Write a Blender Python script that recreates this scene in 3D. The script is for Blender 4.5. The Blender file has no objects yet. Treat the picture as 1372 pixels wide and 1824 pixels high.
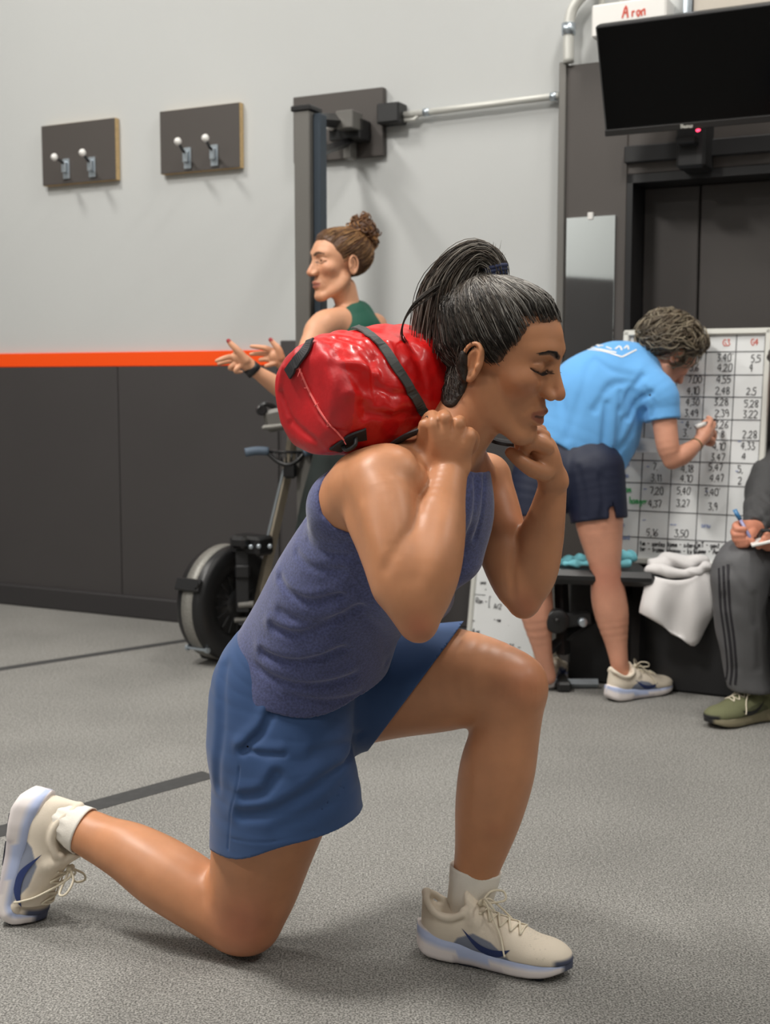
import bpy, math, random
import numpy as np
from mathutils import Vector, Matrix, Quaternion
random.seed(7); RNG = np.random.default_rng(11)
SC = bpy.context.scene; COL = SC.collection
R = math.radians
QF = 1.0
# ---------------- camera ----------------
CAM_H = 1.08; PITCH = R(5.89); FPX = 2250.0; W, H = 1372, 1824
cam = bpy.data.cameras.new('camera'); cam.sensor_fit = 'VERTICAL'; cam.sensor_height = 36.0
cam.lens = FPX / H * 36.0; cam.clip_start = .05; cam.clip_end = 60
cam.dof.use_dof = True; cam.dof.focus_distance = 2.15; cam.dof.aperture_fstop = 6.0
co = bpy.data.objects.new('camera', cam); COL.objects.link(co)
co.location = (0, 0, CAM_H); co.rotation_euler = (math.pi/2 - PITCH, 0, 0); SC.camera = co
# ---------------- world, exposure ----------------
wd = bpy.data.worlds.new('world'); SC.world = wd; wd.use_nodes = True
wd.node_tree.nodes['Background'].inputs[0].default_value = (.85, .92, 1, 1)
wd.node_tree.nodes['Background'].inputs[1].default_value = .25
SC.view_settings.view_transform = 'Standard'; SC.view_settings.look = 'None'
SC.view_settings.exposure = 0.0; SC.view_settings.gamma = 1.0; SC.view_settings.use_curve_mapping = False
ROOM_H = 4.6
# ceiling panel lights (x, y, size_x, size_y, watts)
LIGHTS = [(-1.9, 1.9, .35, .9, 160), (1.1, 3.3, .35, .9, 60), (-2.6, 4.1, .35, .9, 80), (1.5, -.9, .35, .9, 30),
          (-4.4, -1.2, .35, .9, 85), (-.5, .0, .35, .9, 20), (3.4, 1.2, .35, .9, 50)]
def lights():
    for i, (x, y, sx, sy, w) in enumerate(LIGHTS):
        l = bpy.data.lights.new('panel_lamp', 'AREA'); l.shape = 'RECTANGLE'; l.size = sx; l.size_y = sy
        l.energy = w; l.color = (1.0, .965, .91)
        o = bpy.data.objects.new('panel_lamp', l); COL.objects.link(o); o.location = (x, y, ROOM_H - .09)
lights()
# ---------------- pixel helpers ----------------
cp, sp = math.cos(PITCH), math.sin(PITCH)
def ray(px, py):
    a = (px - W/2)/FPX; b = (H/2 - py)/FPX
    return np.array([a, cp + b*sp, -sp + b*cp])
CO = np.array([0, 0, CAM_H])
def q(px, py, Y):
    d = ray(px, py); return CO + d*(Y/d[1])
def qz(px, py, z=0.0):
    d = ray(px, py); return CO + d*((z - CAM_H)/d[2])
def depth(P):
    return P[1]*cp - (P[2]-CAM_H)*sp
def S(px, py, Y, r):                # a point and a radius given in photo pixels
    P = q(px, py, Y); return (P, r*depth(P)/FPX)
def to_px(P):
    P = np.asarray(P, float) - CO; z = P[..., 1]*cp - P[..., 2]*sp; u = P[..., 1]*sp + P[..., 2]*cp
    return np.stack([W/2 + P[..., 0]/z*FPX, H/2 - u/z*FPX], -1)
def nrm(v):
    v = np.asarray(v, float); return v/np.linalg.norm(v)
# ---------------- objects ----------------
def link(o, parent=None):
    COL.objects.link(o)
    if parent is not None: o.parent = parent
    return o
def thing(name, label, cat, loc=(0, 0, 0), group=None):
    o = bpy.data.objects.new(name, None); o.location = [float(c) for c in loc]; o.empty_display_size = .1
    link(o); tag(o, label, cat, group); return o
def tag(o, label=None, cat=None, group=None, kind=None):
    if label: o['label'] = label
    if cat: o['category'] = cat
    if group: o['group'] = group
    if kind: o['kind'] = kind
    return o
def mesh_obj(name, V, F, mat, parent=None, smooth=True, col=None):
    V = np.asarray(V, float)
    p = parent
    while p is not None: V = V - np.array(p.location); p = p.parent
    me = bpy.data.meshes.new(name)
    if isinstance(F, np.ndarray) and F.ndim == 2:
        n, k = F.shape
        me.vertices.add(len(V)); me.vertices.foreach_set('co', V.astype(np.float32).ravel())
        me.loops.add(n*k); me.loops.foreach_set('vertex_index', F.astype(np.int32).ravel())
        me.polygons.add(n); me.polygons.foreach_set('loop_start', np.arange(0, n*k, k, dtype=np.int32))
        me.polygons.foreach_set('loop_total', np.full(n, k, np.int32))
        me.update(calc_edges=True)
    else:
        me.from_pydata([tuple(v) for v in V], [], [tuple(int(i) for i in f) for f in F]); me.update()
    me.polygons.foreach_set('use_smooth', np.full(len(me.polygons), smooth))
    if col is not None:
        c = np.ones((len(V), 4), np.float32); c[:, :3] = col
        at = me.color_attributes.new('Col', 'FLOAT_COLOR', 'POINT'); at.data.foreach_set('color', c.ravel())
    me.materials.append(mat)
    o = bpy.data.objects.new(name, me); link(o, parent); return o
class MB:                            # collects boxes, tubes and sheets, links them as one mesh
    def __init__(s): s.V = []; s.F = []; s.C = []
    def add(s, V, F, c=None):
        n = len(s.V); V = [tuple(float(a) for a in v) for v in V]; s.V += V; s.F += [tuple(int(i)+n for i in f) for f in F]
        s.C += ([tuple(c)]*len(V) if c is None or np.ndim(c) == 1 else [tuple(k) for k in c]) if c is not None else [(1, 1, 1)]*len(V)
    def box(s, c, sx, sy, sz, ax=None, bev=0.0, col=None):
        c = np.array(c, float); A = np.eye(3) if ax is None else np.array([nrm(a) for a in ax])
        h = np.array([sx, sy, sz])/2; b = min(bev, h.min()*.9)
        if b <= 0:
            V = [c + (np.array([i, j, k])*h) @ A for i in (-1, 1) for j in (-1, 1) for k in (-1, 1)]
            F = [(0, 1, 3, 2), (4, 6, 7, 5), (0, 4, 5, 1), (2, 3, 7, 6), (0, 2, 6, 4), (1, 5, 7, 3)]
            s.add(V, F, col); return
        V = []; idx = {}
        for i in (-1, 1):
            for j in (-1, 1):
                for k in (-1, 1):
                    g = np.array([i, j, k])
                    for a in range(3):
                        e = h.copy() - b; e[a] = h[a]; idx[(i, j, k, a)] = len(V); V.append(c + (g*e) @ A)
        F = []
        for a in range(3):
            b1, b2 = (a+1) % 3, (a+2) % 3
            for sg in (-1, 1):
                f = []
                for (u, v) in ((-1, -1), (1, -1), (1, 1), (-1, 1)):
                    g = [0, 0, 0]; g[a] = sg; g[b1] = u; g[b2] = v; f.append(idx[(*g, a)])
                F.append(f if sg > 0 else f[::-1])
        for a in range(3):
            b1, b2 = (a+1) % 3, (a+2) % 3
            for u in (-1, 1):
                for v in (-1, 1):
                    g0 = [0]*3; g1 = [0]*3; g0[a] = -1; g1[a] = 1; g0[b1] = g1[b1] = u; g0[b2] = g1[b2] = v
                    f = [idx[(*g0, b1)], idx[(*g1, b1)], idx[(*g1, b2)], idx[(*g0, b2)]]
                    F.append(f if u*v > 0 else f[::-1])
        for k, i0 in [((i, j, k), 0) for i in (-1, 1) for j in (-1, 1) for k in (-1, 1)]:
            f = [idx[(*k, 0)], idx[(*k, 1)], idx[(*k, 2)]]; F.append(f if k[0]*k[1]*k[2] > 0 else f[::-1])
        s.add(V, F, col)
    def tube(s, pts, r, n=12, closed=False, cap=True, flat=1.0, up=(0, 0, 1), col=None):
        P = [np.array(p, float) for p in pts]; m = len(P); rr = [r]*m if np.isscalar(r) else list(r)
        V = []; prev = None
        for i in range(m):
            t = (P[(i+1) % m] - P[i-1]) if closed else (P[min(i+1, m-1)] - P[max(i-1, 0)])
            t = nrm(t); u = np.array(up, float) if prev is None else prev
            u = u - t*np.dot(u, t)
            if np.linalg.norm(u) < 1e-4: u = np.cross(t, (1, .3, .2))
            u = nrm(u); w = np.cross(t, u); prev = u
            for k in range(n):
                a = 2*math.pi*k/n; V.append(P[i] + rr[i]*(math.cos(a)*w + math.sin(a)*u*flat))
        F = []
        for i in range(m if closed else m-1):
            j = (i+1) % m
            for k in range(n):
                l = (k+1) % n; F.append((i*n+k, i*n+l, j*n+l, j*n+k))
        if cap and not closed:
            F.append(tuple(range(n))[::-1]); F.append(tuple((m-1)*n+k for k in range(n)))
        s.add(V, F, col)
    def disc(s, c, axis, r, h, n=32, bev=.0, col=None):      # a short cylinder
        ax = nrm(axis); c = np.array(c, float)
        if bev: pts = [(-h/2, r-bev), (-h/2+bev, r), (h/2-bev, r), (h/2, r-bev)]
        else: pts = [(-h/2, r), (h/2, r)]
        s.lathe(c, ax, [(a, 0) for a, _ in pts[:1]] and [(pts[0][0], 1e-4)] + pts + [(pts[-1][0], 1e-4)], n, col)
    def lathe(s, c, axis, prof, n=32, col=None):
        ax = nrm(axis); u = np.cross(ax, (0, 0, 1)) if abs(ax[2]) < .9 else np.cross(ax, (1, 0, 0)); u = nrm(u); w = np.cross(ax, u)
        V = []; F = []
        for (a, r) in prof:
            for k in range(n):
                t = 2*math.pi*k/n; V.append(np.array(c) + ax*a + r*(math.cos(t)*u + math.sin(t)*w))
        for i in range(len(prof)-1):
            for k in range(n):
                l = (k+1) % n; F.append((i*n+k, i*n+l, (i+1)*n+l, (i+1)*n+k))
        s.add(V, F, col)
    def build(s, name, mat, parent=None, smooth=False, col=False):
        return mesh_obj(name, np.array(s.V), s.F, mat, parent, smooth, np.array(s.C) if col else None)
def spline(pts, n=6, closed=False):
    P = np.array(pts, float); m = len(P); out = []
    for i in range(m if closed else m-1):
        p0 = P[(i-1) % m] if (closed or i > 0) else 2*P[0]-P[1]
        p1, p2 = P[i], P[(i+1) % m]
        p3 = P[(i+2) % m] if (closed or i < m-2) else 2*P[-1]-P[-2]
        for k in range(n):
            t = k/n
            out.append(.5*((2*p1) + (p2-p0)*t + (2*p0-5*p1+4*p2-p3)*t*t + (3*p1-p0-3*p2+p3)*t**3))
    if not closed: out.append(P[-1])
    return np.array(out)
# ---------------- materials ----------------
def mat(name, base, rough=.6, metal=0., bump=None, noise=None, vcol=False, spec=.5, sss=0., coat=0., emit=None, sheen=0., extra=None):
    m = bpy.data.materials.new(name); m.use_nodes = True; nt = m.node_tree; N = nt.nodes; L = nt.links
    b = N['Principled BSDF']; b.inputs['Base Color'].default_value = (*base, 1); b.inputs['Roughness'].default_value = rough
    b.inputs['Metallic'].default_value = metal; b.inputs['Specular IOR Level'].default_value = spec
    if coat: b.inputs['Coat Weight'].default_value = coat; b.inputs['Coat Roughness'].default_value = .15
    if sheen: b.inputs['Sheen Weight'].default_value = sheen; b.inputs['Sheen Roughness'].default_value = .5
    if emit: b.inputs['Emission Color'].default_value = (*emit[0], 1); b.inputs['Emission Strength'].default_value = emit[1]
    if sss:
        b.inputs['Subsurface Weight'].default_value = sss; b.inputs['Subsurface Radius'].default_value = (1, .35, .2)
        b.inputs['Subsurface Scale'].default_value = .008
    cur = None; tc = N.new('ShaderNodeTexCoord')
    if vcol:
        a = N.new('ShaderNodeVertexColor'); a.layer_name = 'Col'; cur = a.outputs['Color']
    if noise:                        # (scale, low, high) multiplies the colour
        nz = N.new('ShaderNodeTexNoise'); nz.inputs['Scale'].default_value = noise[0]; nz.inputs['Detail'].default_value = 4
        L.new(tc.outputs['Object'], nz.inputs['Vector'])
        mr = N.new('ShaderNodeMapRange'); mr.inputs['From Min'].default_value = .3; mr.inputs['From Max'].default_value = .7
        mr.inputs['To Min'].default_value = noise[1]; mr.inputs['To Max'].default_value = noise[2]; L.new(nz.outputs['Fac'], mr.inputs['Value'])
        mx = N.new('ShaderNodeMix'); mx.data_type = 'RGBA'; mx.blend_type = 'MULTIPLY'; mx.inputs[0].default_value = 1
        if cur: L.new(cur, mx.inputs[6])
        else: mx.inputs[6].default_value = (*base, 1)
        L.new(mr.outputs[0], mx.inputs[7]); cur = mx.outputs[2]
    if cur: L.new(cur, b.inputs['Base Color'])
    if bump:                         # (scale, strength, distance)
        nz = N.new('ShaderNodeTexNoise'); nz.inputs['Scale'].default_value = bump[0]; nz.inputs['Detail'].default_value = 3
        L.new(tc.outputs['Object'], nz.inputs['Vector'])
        bp = N.new('ShaderNodeBump'); bp.inputs['Strength'].default_value = bump[1]; bp.inputs['Distance'].default_value = bump[2]
        L.new(nz.outputs['Fac'], bp.inputs['Height']); L.new(bp.outputs['Normal'], b.inputs['Normal'])
    if extra: extra(nt, b, tc)
    return m
def srgb(r, g, b):
    f = lambda c: (c/255/12.92) if c/255 <= .04045 else ((c/255+.055)/1.055)**2.4
    return (f(r), f(g), f(b))
# ---------------- distance fields -> quad meshes ----------------
def seg_d(P, a, b, ra, rb):
    ab = b-a; L2 = ab @ ab + 1e-12; pa = P-a
    t = pa @ ab; pp = np.einsum('ij,ij->i', pa, pa); s_ = t/L2; np.maximum(s_, 0, out=s_); np.minimum(s_, 1, out=s_)
    v = pp - s_*(2*t - s_*L2); np.maximum(v, 0, out=v); np.sqrt(v, out=v)
    return v - (ra + (rb-ra)*s_)
class Segs:                          # a polyline of tapered capsules, evaluated for many points at once
    def __init__(s, D):
        D = np.asarray(D, float); s.A = D[:-1, :3]; B = D[1:, :3]; s.AB = B-s.A; s.L2 = (s.AB**2).sum(1)+1e-12; s.r = D[:-1, 3]; s.dr = D[1:, 3]-D[:-1, 3]
        s.mid = (s.A+B)/2; s.hl = np.sqrt(s.L2)/2; s.rmx = np.maximum(D[:-1, 3], D[1:, 3]); s.rmn = np.minimum(D[:-1, 3], D[1:, 3])
        s.AAB = (s.A*s.AB).sum(1); s.AA = (s.A**2).sum(1)
    def lb(s, c): return (np.sqrt(((s.mid-c)**2).sum(1))-s.hl-s.rmx).min()
    def __call__(s, Q):
        mx = Q.max(0); c = (Q.min(0)+mx)/2; rad = math.sqrt(((mx-c)**2).sum()); dm = np.sqrt(((s.mid-c)**2).sum(1))
        a = np.where(dm-s.hl-s.rmx-rad <= (dm+s.hl-s.rmn).min()+rad)[0]
        QQ = np.einsum('ij,ij->i', Q, Q); out = None
        for i in range(0, len(a), 12):
            j = a[i:i+12]; t = s.AB[j] @ Q.T; t -= s.AAB[j][:, None]; L2 = s.L2[j][:, None]
            u = t/L2; np.clip(u, 0, 1, out=u); p = s.A[j] @ Q.T; p *= -2; p += QQ; p += s.AA[j][:, None]
            t *= 2; t -= u*L2; t *= u; p -= t; np.maximum(p, 0, out=p); np.sqrt(p, out=p); u *= s.dr[j][:, None]; p -= u; p -= s.r[j][:, None]
            m = p.min(0); out = m if out is None else np.minimum(out, m)
        return out
class Field:
    def __init__(s): s.ops = []
    def _add(s, op, fn, c, r, k, lbf=None): s.ops.append((op, fn, np.array(c, float), float(r), float(k), lbf)); return s
    def chain(s, pts, k=.0, op='u', sub=4, sq=None):
        P = np.array([p[0] for p in pts], float); rr = np.array([p[1] for p in pts], float)
        D = np.concatenate([P, rr[:, None]], 1)
        if sub > 1 and len(P) > 2: D = spline(D, sub)
        n = None
        if sq is not None:
            n = nrm(sq[0]); f = sq[1]; D = D.copy(); off = D[:, :3] @ n; D[:, :3] -= ((1-1/f)*off)[:, None]*n
        SG = Segs(D)
        def fn(Q):
            if n is not None: Q = Q - ((1-1/f)*(Q @ n))[:, None]*n
            d = SG(Q); return d*min(1.0, f) if n is not None else d
        c = (P.min(0)+P.max(0))/2; mx = (sq[1] if sq is not None and sq[1] > 1 else 1)
        lbf = None if n is not None else SG.lb
        return s._add(op, fn, c, np.linalg.norm(P-c, axis=1).max() + rr.max()*1.15*mx, k, lbf)
    def ell(s, c, r, k=.0, op='u', ax=None):
        c = np.array(c, float); r = np.array(r, float); A = None if ax is None else np.array([nrm(a) for a in ax])
        def fn(Q):
            v = Q-c
            if A is not None: v = v @ A.T
            k0 = np.sqrt(((v/r)**2).sum(1)); k1 = np.sqrt(((v/(r*r))**2).sum(1)) + 1e-9
            return k0*(k0-1)/k1
        return s._add(op, fn, c, r.max(), k)
    def plane(s, p, n, k=.0, op='i'):
        p = np.array(p, float); n = nrm(n)
        return s._add(op, lambda Q: (Q-p) @ n, p, 1e3, k)
    def sub(s, f, k=.0, op='u', c=(0, 0, 0), r=1e3, off=0.0):
        return s._add(op, (lambda Q: f(Q)-off), c, r, k)
    def fn(s, fn, k=.0, op='u', c=(0, 0, 0), r=1e3): return s._add(op, fn, c, r, k)
    def disp(s, pts, w, amp):       # amp > 0 carves a soft groove, < 0 raises a ridge
        P = np.array(pts, float)
        if len(P) > 2: P = spline(P, 3)
        SG = Segs(np.concatenate([P, np.zeros((len(P), 1))], 1)); c = (P.min(0)+P.max(0))/2
        return s._add('d', lambda Q: amp*np.exp(-(SG(Q)/w)**2), c, np.linalg.norm(P-c, axis=1).max(), w*2.4, SG.lb)
    def _raw(s, P, ops):
        d = np.full(len(P), 1e3)
        for (op, fn, c, r, k, _) in ops:
            if op == 'd': d = d + fn(P); continue
            e = fn(P)
            if op == 'u':
                d = np.minimum(d, e) - (np.maximum(k-np.abs(d-e), 0)**2/(4*k) if k > 0 else 0)
            else:
                if op == 's': e = -e
                d = np.maximum(d, e) + (np.maximum(k-np.abs(d-e), 0)**2/(4*k) if k > 0 else 0)
        return d
    def __call__(s, P):
        P = np.asarray(P, float)
        if len(P) <= 600: return s._raw(P, s.ops)
        out = np.empty(len(P)); CH = 1200
        for i in range(0, len(P), CH):
            B = P[i:i+CH]; c = (B.min(0)+B.max(0))/2; rad = np.linalg.norm(B-c, axis=1).max()
            dc = s._raw(c[None], s.ops)[0]
            ops = []
            for o in s.ops:
                lb = np.linalg.norm(c-o[2]) - rad - o[3]
                lim = o[4] if o[0] == 'd' else abs(dc) + rad + o[4]
                if lb <= lim and (o[5] is None or o[5](c)-rad <= lim): ops.append(o)
            out[i:i+CH] = s._raw(B, ops)
        return out
def xform(f, M, o, s=1.0):          # field f in local axes (rows of M), origin o, scale s
    M = np.array(M, float); o = np.array(o, float)
    return lambda Q: f(((Q-o) @ M.T)/s)*s
def axis_nodes(lo, hi, h, zones=()):   # node positions; zones = (a, b, finer spacing)
    x = [lo]; 
    while x[-1] < hi:
        st = h
        for (a, b, hf) in zones:
            dd = max(a-x[-1], x[-1]-b, 0); st = min(st, hf + dd*.12)
        x.append(x[-1]+st)
    return x
def field_mesh(f, lo, hi, h, L=4, proj=1, keep=None, mar=1.2, zones=None):
    h = h*QF
    if zones: zones = [[(a, b, c*QF) for a, b, c in z] for z in zones]
    if zones:
        AX = [axis_nodes(lo[i], hi[i], h, zones[i]) for i in range(3)]
        m_ = 2**L; AX = [np.array(a + [a[-1]+h*(j+1) for j in range((-(len(a)-1)) % m_ + m_ + 2)]) for a in AX]
        pos = lambda I: np.stack([np.interp(I[..., i], np.arange(len(AX[i])), AX[i]) for i in range(3)], -1)
        hm = min(z[2] for zz in zones for z in zz) if any(zones) else h
        n0 = np.array([(len(a)-2)//m_ for a in AX])
    else:
        pos = lambda I: np.array(lo, float) + I*h
        hm = h; n0 = None
    lo = np.array(lo, float); hi = np.array(hi, float); n = np.ceil((hi-lo)/(h*2**L)).astype(int)+1 if n0 is None else n0
    C = np.stack(np.meshgrid(*[np.arange(k) for k in n], indexing='ij'), -1).reshape(-1, 3); s = 2**L
    off = np.array([[i, j, k] for i in (0, 1) for j in (0, 1) for k in (0, 1)])
    while True:
        cen = pos((C+.5)*s); d = f(cen)
        hd_ = np.linalg.norm(pos((C+1.)*s)-pos(C*float(s)), axis=1)/2 if zones else s*h*.87
        m = np.abs(d) < hd_*mar + hm*.1
        C = C[m]
        if s == 1: break
        C = (C[:, None]*2 + off[None]).reshape(-1, 3); s //= 2
    n = (n*2**L + 2).astype(np.int64)
    def key(c):
        b = c >> 3; nb = (n >> 3)+1; l = c & 7
        return (((b[..., 0]*nb[1]+b[..., 1])*nb[2]+b[..., 2]) << 9) | (l[..., 0] << 6) | (l[..., 1] << 3) | l[..., 2]
    cc = C[:, None] + off[None]; kk = key(cc); uk, ui, inv = np.unique(kk.ravel(), return_index=True, return_inverse=True)
    oo = np.argsort(ui); val = np.empty(len(ui)); val[oo] = f(pos(cc.reshape(-1, 3)[ui[oo]].astype(float))); v = val[inv].reshape(len(C), 8)
    sg = v < 0; act = sg.any(1) & ~sg.all(1); C = C[act]; v = v[act]; sg = sg[act]
    E = [(a, b) for a in range(8) for b in range(a+1, 8) if np.abs(off[a]-off[b]).sum() == 1]
    acc = np.zeros((len(C), 3)); cnt = np.zeros(len(C))
    for a, b in E:
        m = sg[:, a] != sg[:, b]; t = v[m, a]/(v[m, a]-v[m, b])
        acc[m] += off[a] + t[:, None]*(off[b]-off[a]); cnt[m] += 1
    V = pos(C + acc/cnt[:, None])
    ck = key(C); order = np.argsort(ck); sk = ck[order]
    def find(c):
        k = key(c); i = np.searchsorted(sk, k); i = np.minimum(i, len(sk)-1); ok = sk[i] == k
        return np.where(ok, order[i], -1)
    F = []
    for ax in range(3):
        e1, e2 = (ax+1) % 3, (ax+2) % 3
        a = 0; b = int(np.where((off == np.eye(3, dtype=int)[ax]).all(1))[0][0])
        m = (sg[:, a] != sg[:, b]); base = C[m]; fl = sg[m, a]
        o1 = np.eye(3, dtype=int)[e1]; o2 = np.eye(3, dtype=int)[e2]
        ids = np.stack([np.where(m)[0], find(base-o1), find(base-o1-o2), find(base-o2)], 1)
        ok = (ids >= 0).all(1); ids = ids[ok]; fl = fl[ok]
        F.append(np.where(fl[:, None], ids, ids[:, ::-1]))
    F = np.concatenate(F)
    if proj:
        hx = pos(C+1.)-pos(C*1.); g = np.stack([(v[:, off[:, i] == 1].mean(1)-v[:, off[:, i] == 0].mean(1))/hx[:, i] for i in range(3)], 1)
        d0 = f(V); g2 = (g*g).sum(1); stp = (d0/np.maximum(g2, .25))[:, None]*g
        ln = np.linalg.norm(stp, axis=1, keepdims=True); stp *= np.minimum(1, .6*hm/np.maximum(ln, 1e-9)); V = V - stp*.85
    if keep is not None:
        km = keep(V); fm = km[F].all(1); F = F[fm]
    us = np.unique(F); rm = np.full(len(V), -1); rm[us] = np.arange(len(us)); return V[us], rm[F]
def surf(f, px, py, Y0=None, side=1):   # the point where the view ray through a photo pixel meets field f
    px = np.atleast_1d(px).astype(float); py = np.atleast_1d(py).astype(float)
    D = np.stack([nrm(ray(a, b)) for a, b in zip(px, py)]); t = np.full(len(px), (Y0 or 1.4))
    for _ in range(60): t = t + np.clip(f(CO + D*t[:, None]), -.02, .2)*.8
    return CO + D*t[:, None]
# ================= ROOM =================
WU = np.array([.891, -.454, 0]); WU /= np.linalg.norm(WU)          # along the back wall, to the right
WN = np.array([WU[1], -WU[0], 0])                                   # out of the wall, into the room
WP = np.array([-1.351, 5.87, 0.])
def wp(t, h, off=0.0): return WP + WU*t + WN*off + np.array([0, 0, h])
def wall_hit(px, py, off=0.0):                                       # photo pixel -> (t, height) on the wall plane
    d = ray(px, py); k = ((WP + WN*off - CO) @ WN)/(d @ WN); P = CO + d*k
    return ((P-WP) @ WU, P[2])
WAX = (WU, WN, (0, 0, 1))
def wbox(mb, t0, t1, h0, h1, o0, o1, bev=0.0, col=None):
    mb.box(wp((t0+t1)/2, (h0+h1)/2, (o0+o1)/2), abs(t1-t0), abs(o1-o0), abs(h1-h0), WAX, bev, col)
def struct(mb, name, m, parent=None, smooth=False):
    o = mb.build(name, m, parent, smooth)
    if parent is None: o['kind'] = 'structure'
    return o
def floor_extra(nt, b, tc):
    N = nt.nodes; L = nt.links
    def nz(sc, det, lo, hi, a, c):
        n = N.new('ShaderNodeTexNoise'); n.inputs['Scale'].default_value = sc; n.inputs['Detail'].default_value = det
        L.new(tc.outputs['Object'], n.inputs['Vector']); r = N.new('ShaderNodeMapRange')
        for k, v in (('From Min', lo), ('From Max', hi), ('To Min', a), ('To Max', c)): r.inputs[k].default_value = v
        L.new(n.outputs['Fac'], r.inputs['Value']); return n, r.outputs[0]
    g1, m1 = nz(260, 3, .38, .62, .48, 1.70); g2, m2 = nz(2.3, 4, .3, .7, .9, 1.1); g3, m3 = nz(90, 2, .35, .65, .88, 1.12)
    a = N.new('ShaderNodeMath'); a.operation = 'MULTIPLY'; L.new(m1, a.inputs[0]); L.new(m2, a.inputs[1])
    c = N.new('ShaderNodeMath'); c.operation = 'MULTIPLY'; L.new(a.outputs[0], c.inputs[0]); L.new(m3, c.inputs[1])
    v = N.new('ShaderNodeVectorMath'); v.operation = 'SCALE'; v.inputs[0].default_value = (.200, .195, .182); L.new(c.outputs[0], v.inputs['Scale'])
    L.new(v.outputs[0], b.inputs['Base Color'])
    bp = N.new('ShaderNodeBump'); bp.inputs['Strength'].default_value = .3; bp.inputs['Distance'].default_value = .002
    L.new(g1.outputs['Fac'], bp.inputs['Height']); L.new(bp.outputs[0], b.inputs['Normal'])
M = {}
M['floor'] = mat('rubber floor', (.16, .16, .15), .85, extra=floor_extra)
M['wall'] = mat('grey paint', srgb(192, 194, 193), .7, bump=(60, .08, .002), noise=(1.1, .97, 1.02))
M['pad'] = mat('charcoal panel', srgb(66, 63, 63), .55, noise=(1.3, .93, 1.05), bump=(200, .05, .001))
M['base'] = mat('charcoal skirting', srgb(52, 50, 51), .5)
M['orange'] = mat('orange paint', srgb(255, 82, 6), .5)
M['dark'] = mat('dark grey paint', srgb(76, 71, 68), .6, noise=(1.5, .94, 1.04))
M['darker'] = mat('dark recess paint', srgb(66, 62, 60), .65)
M['black'] = mat('black plastic', (.012, .012, .013), .4)
M['black_matte'] = mat('black vinyl', (.010, .010, .011), .6, bump=(300, .15, .001))
M['tape'] = mat('dark floor stripe', srgb(62, 62, 62), .8, noise=(40, .85, 1.1))
M['ply'] = mat('raw plywood edge', srgb(196, 168, 122), .7, noise=(80, .85, 1.1))
M['steel'] = mat('zinc steel', srgb(190, 200, 208), .35, .8)
M['conduit'] = mat('painted conduit', srgb(206, 206, 200), .45, .2)
M['post'] = mat('grey powder coat', srgb(112, 110, 106), .45, .3)
M['white'] = mat('white plastic', srgb(232, 230, 226), .4)
M['board'] = mat('whiteboard', srgb(236, 238, 238), .22, noise=(3, .97, 1.0))
M['alu'] = mat('pale aluminium', srgb(222, 222, 215), .4, .2)
M['ink'] = mat('black marker', srgb(52, 50, 54), .7)
M['grid'] = mat('grid tape', srgb(84, 84, 88), .6)
M['red_ink'] = mat('red marker', srgb(214, 96, 80), .7)
M['green_ink'] = mat('green marker', srgb(84, 186, 116), .7)
M['blue_ink'] = mat('faded blue marker', srgb(150, 165, 205), .7)
M['mirror'] = mat('mirror', (.86, .9, .91), .03, 1.0)
M['screen'] = mat('television screen', (.002, .002, .0022), .12, spec=.12)
M['led'] = mat('red standby light', (.6, .01, .03), .4, emit=((1, .05, .12), 3.0))
M['lamp'] = mat('light panel', (1, 1, 1), .5, emit=((1, .965, .91), 6.0))
T0, T1 = -5.2, 6.2; T_DARK = None
b = MB(); b.box((-.3, 1.2, -.05), 15, 16, .1); struct(b, 'floor', M['floor'])
b = MB(); b.box((-.3, 1.2, ROOM_H+.05), 15, 16, .1); struct(b, 'ceiling', M['wall'])
# back wall
b = MB(); wbox(b, T0, T1, 0, ROOM_H, -.85, -.45); _t, _h = wall_hit(1118, 312, .04); wbox(b, T0, _t, 0, _h, -.45, 0); wbox(b, T0, T1, _h, ROOM_H, -.45, 0); struct(b, 'wall_back', M['wall'])
for nm, c, s in (('wall_left', (-5.9, 1.6), (.1, 15.5)), ('wall_right', (5.2, 0), (.1, 14)), ('wall_front', (0, -4.6), (13, .1))):
    b = MB(); b.box((c[0], c[1], ROOM_H/2), s[0], s[1], ROOM_H); struct(b, nm, M['wall'])
    b = MB(); c2 = (c[0]+(.06 if nm == 'wall_left' else -.06 if nm == 'wall_right' else 0), c[1]+(.06 if nm == 'wall_front' else 0), .61)
    hh = 2.2 if nm == 'wall_left' else 1.22; b.box((c2[0], c2[1], hh/2), s[0], s[1], hh); struct(b, {'wall_left': 'mirror_dark_band', 'wall_right': 'baseboard_right', 'wall_front': 'baseboard_front'}[nm], M['pad'])  # tall left band is unseen, added so the mirror reflects something dark
# charcoal wainscot panels with the orange band painted along the top edge
tl = wall_hit(0, 700)[0]; tend = wall_hit(506, 700)[0]; tseam = wall_hit(219, 900)[0]; tj = wall_hit(415, 900)[0]
wains = MB(); wbox(wains, T0, tend, 0, .02, .0, .012); wains = struct(wains, 'trim_1', M['pad'])
ed = [T0, tseam-3.66, tseam-2.44, tseam-1.22, tseam, tj+.25, tend]
for a, c in zip(ed[:-1], ed[1:]):
    b = MB(); wbox(b, a+.002, c-.002, .09, 1.148, 0, .020, .003); b.build('wainscot_panel', M['pad'], wains)
b = MB(); wbox(b, T0, tend, 1.149, 1.214, 0, .021, .002); struct(b, 'trim_2', M['orange'])
b = MB(); wbox(b, T0, wall_hit(990, 1000)[0], 0, .10, 0, .045, .006); struct(b, 'baseboard_back', M['base'])
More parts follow.
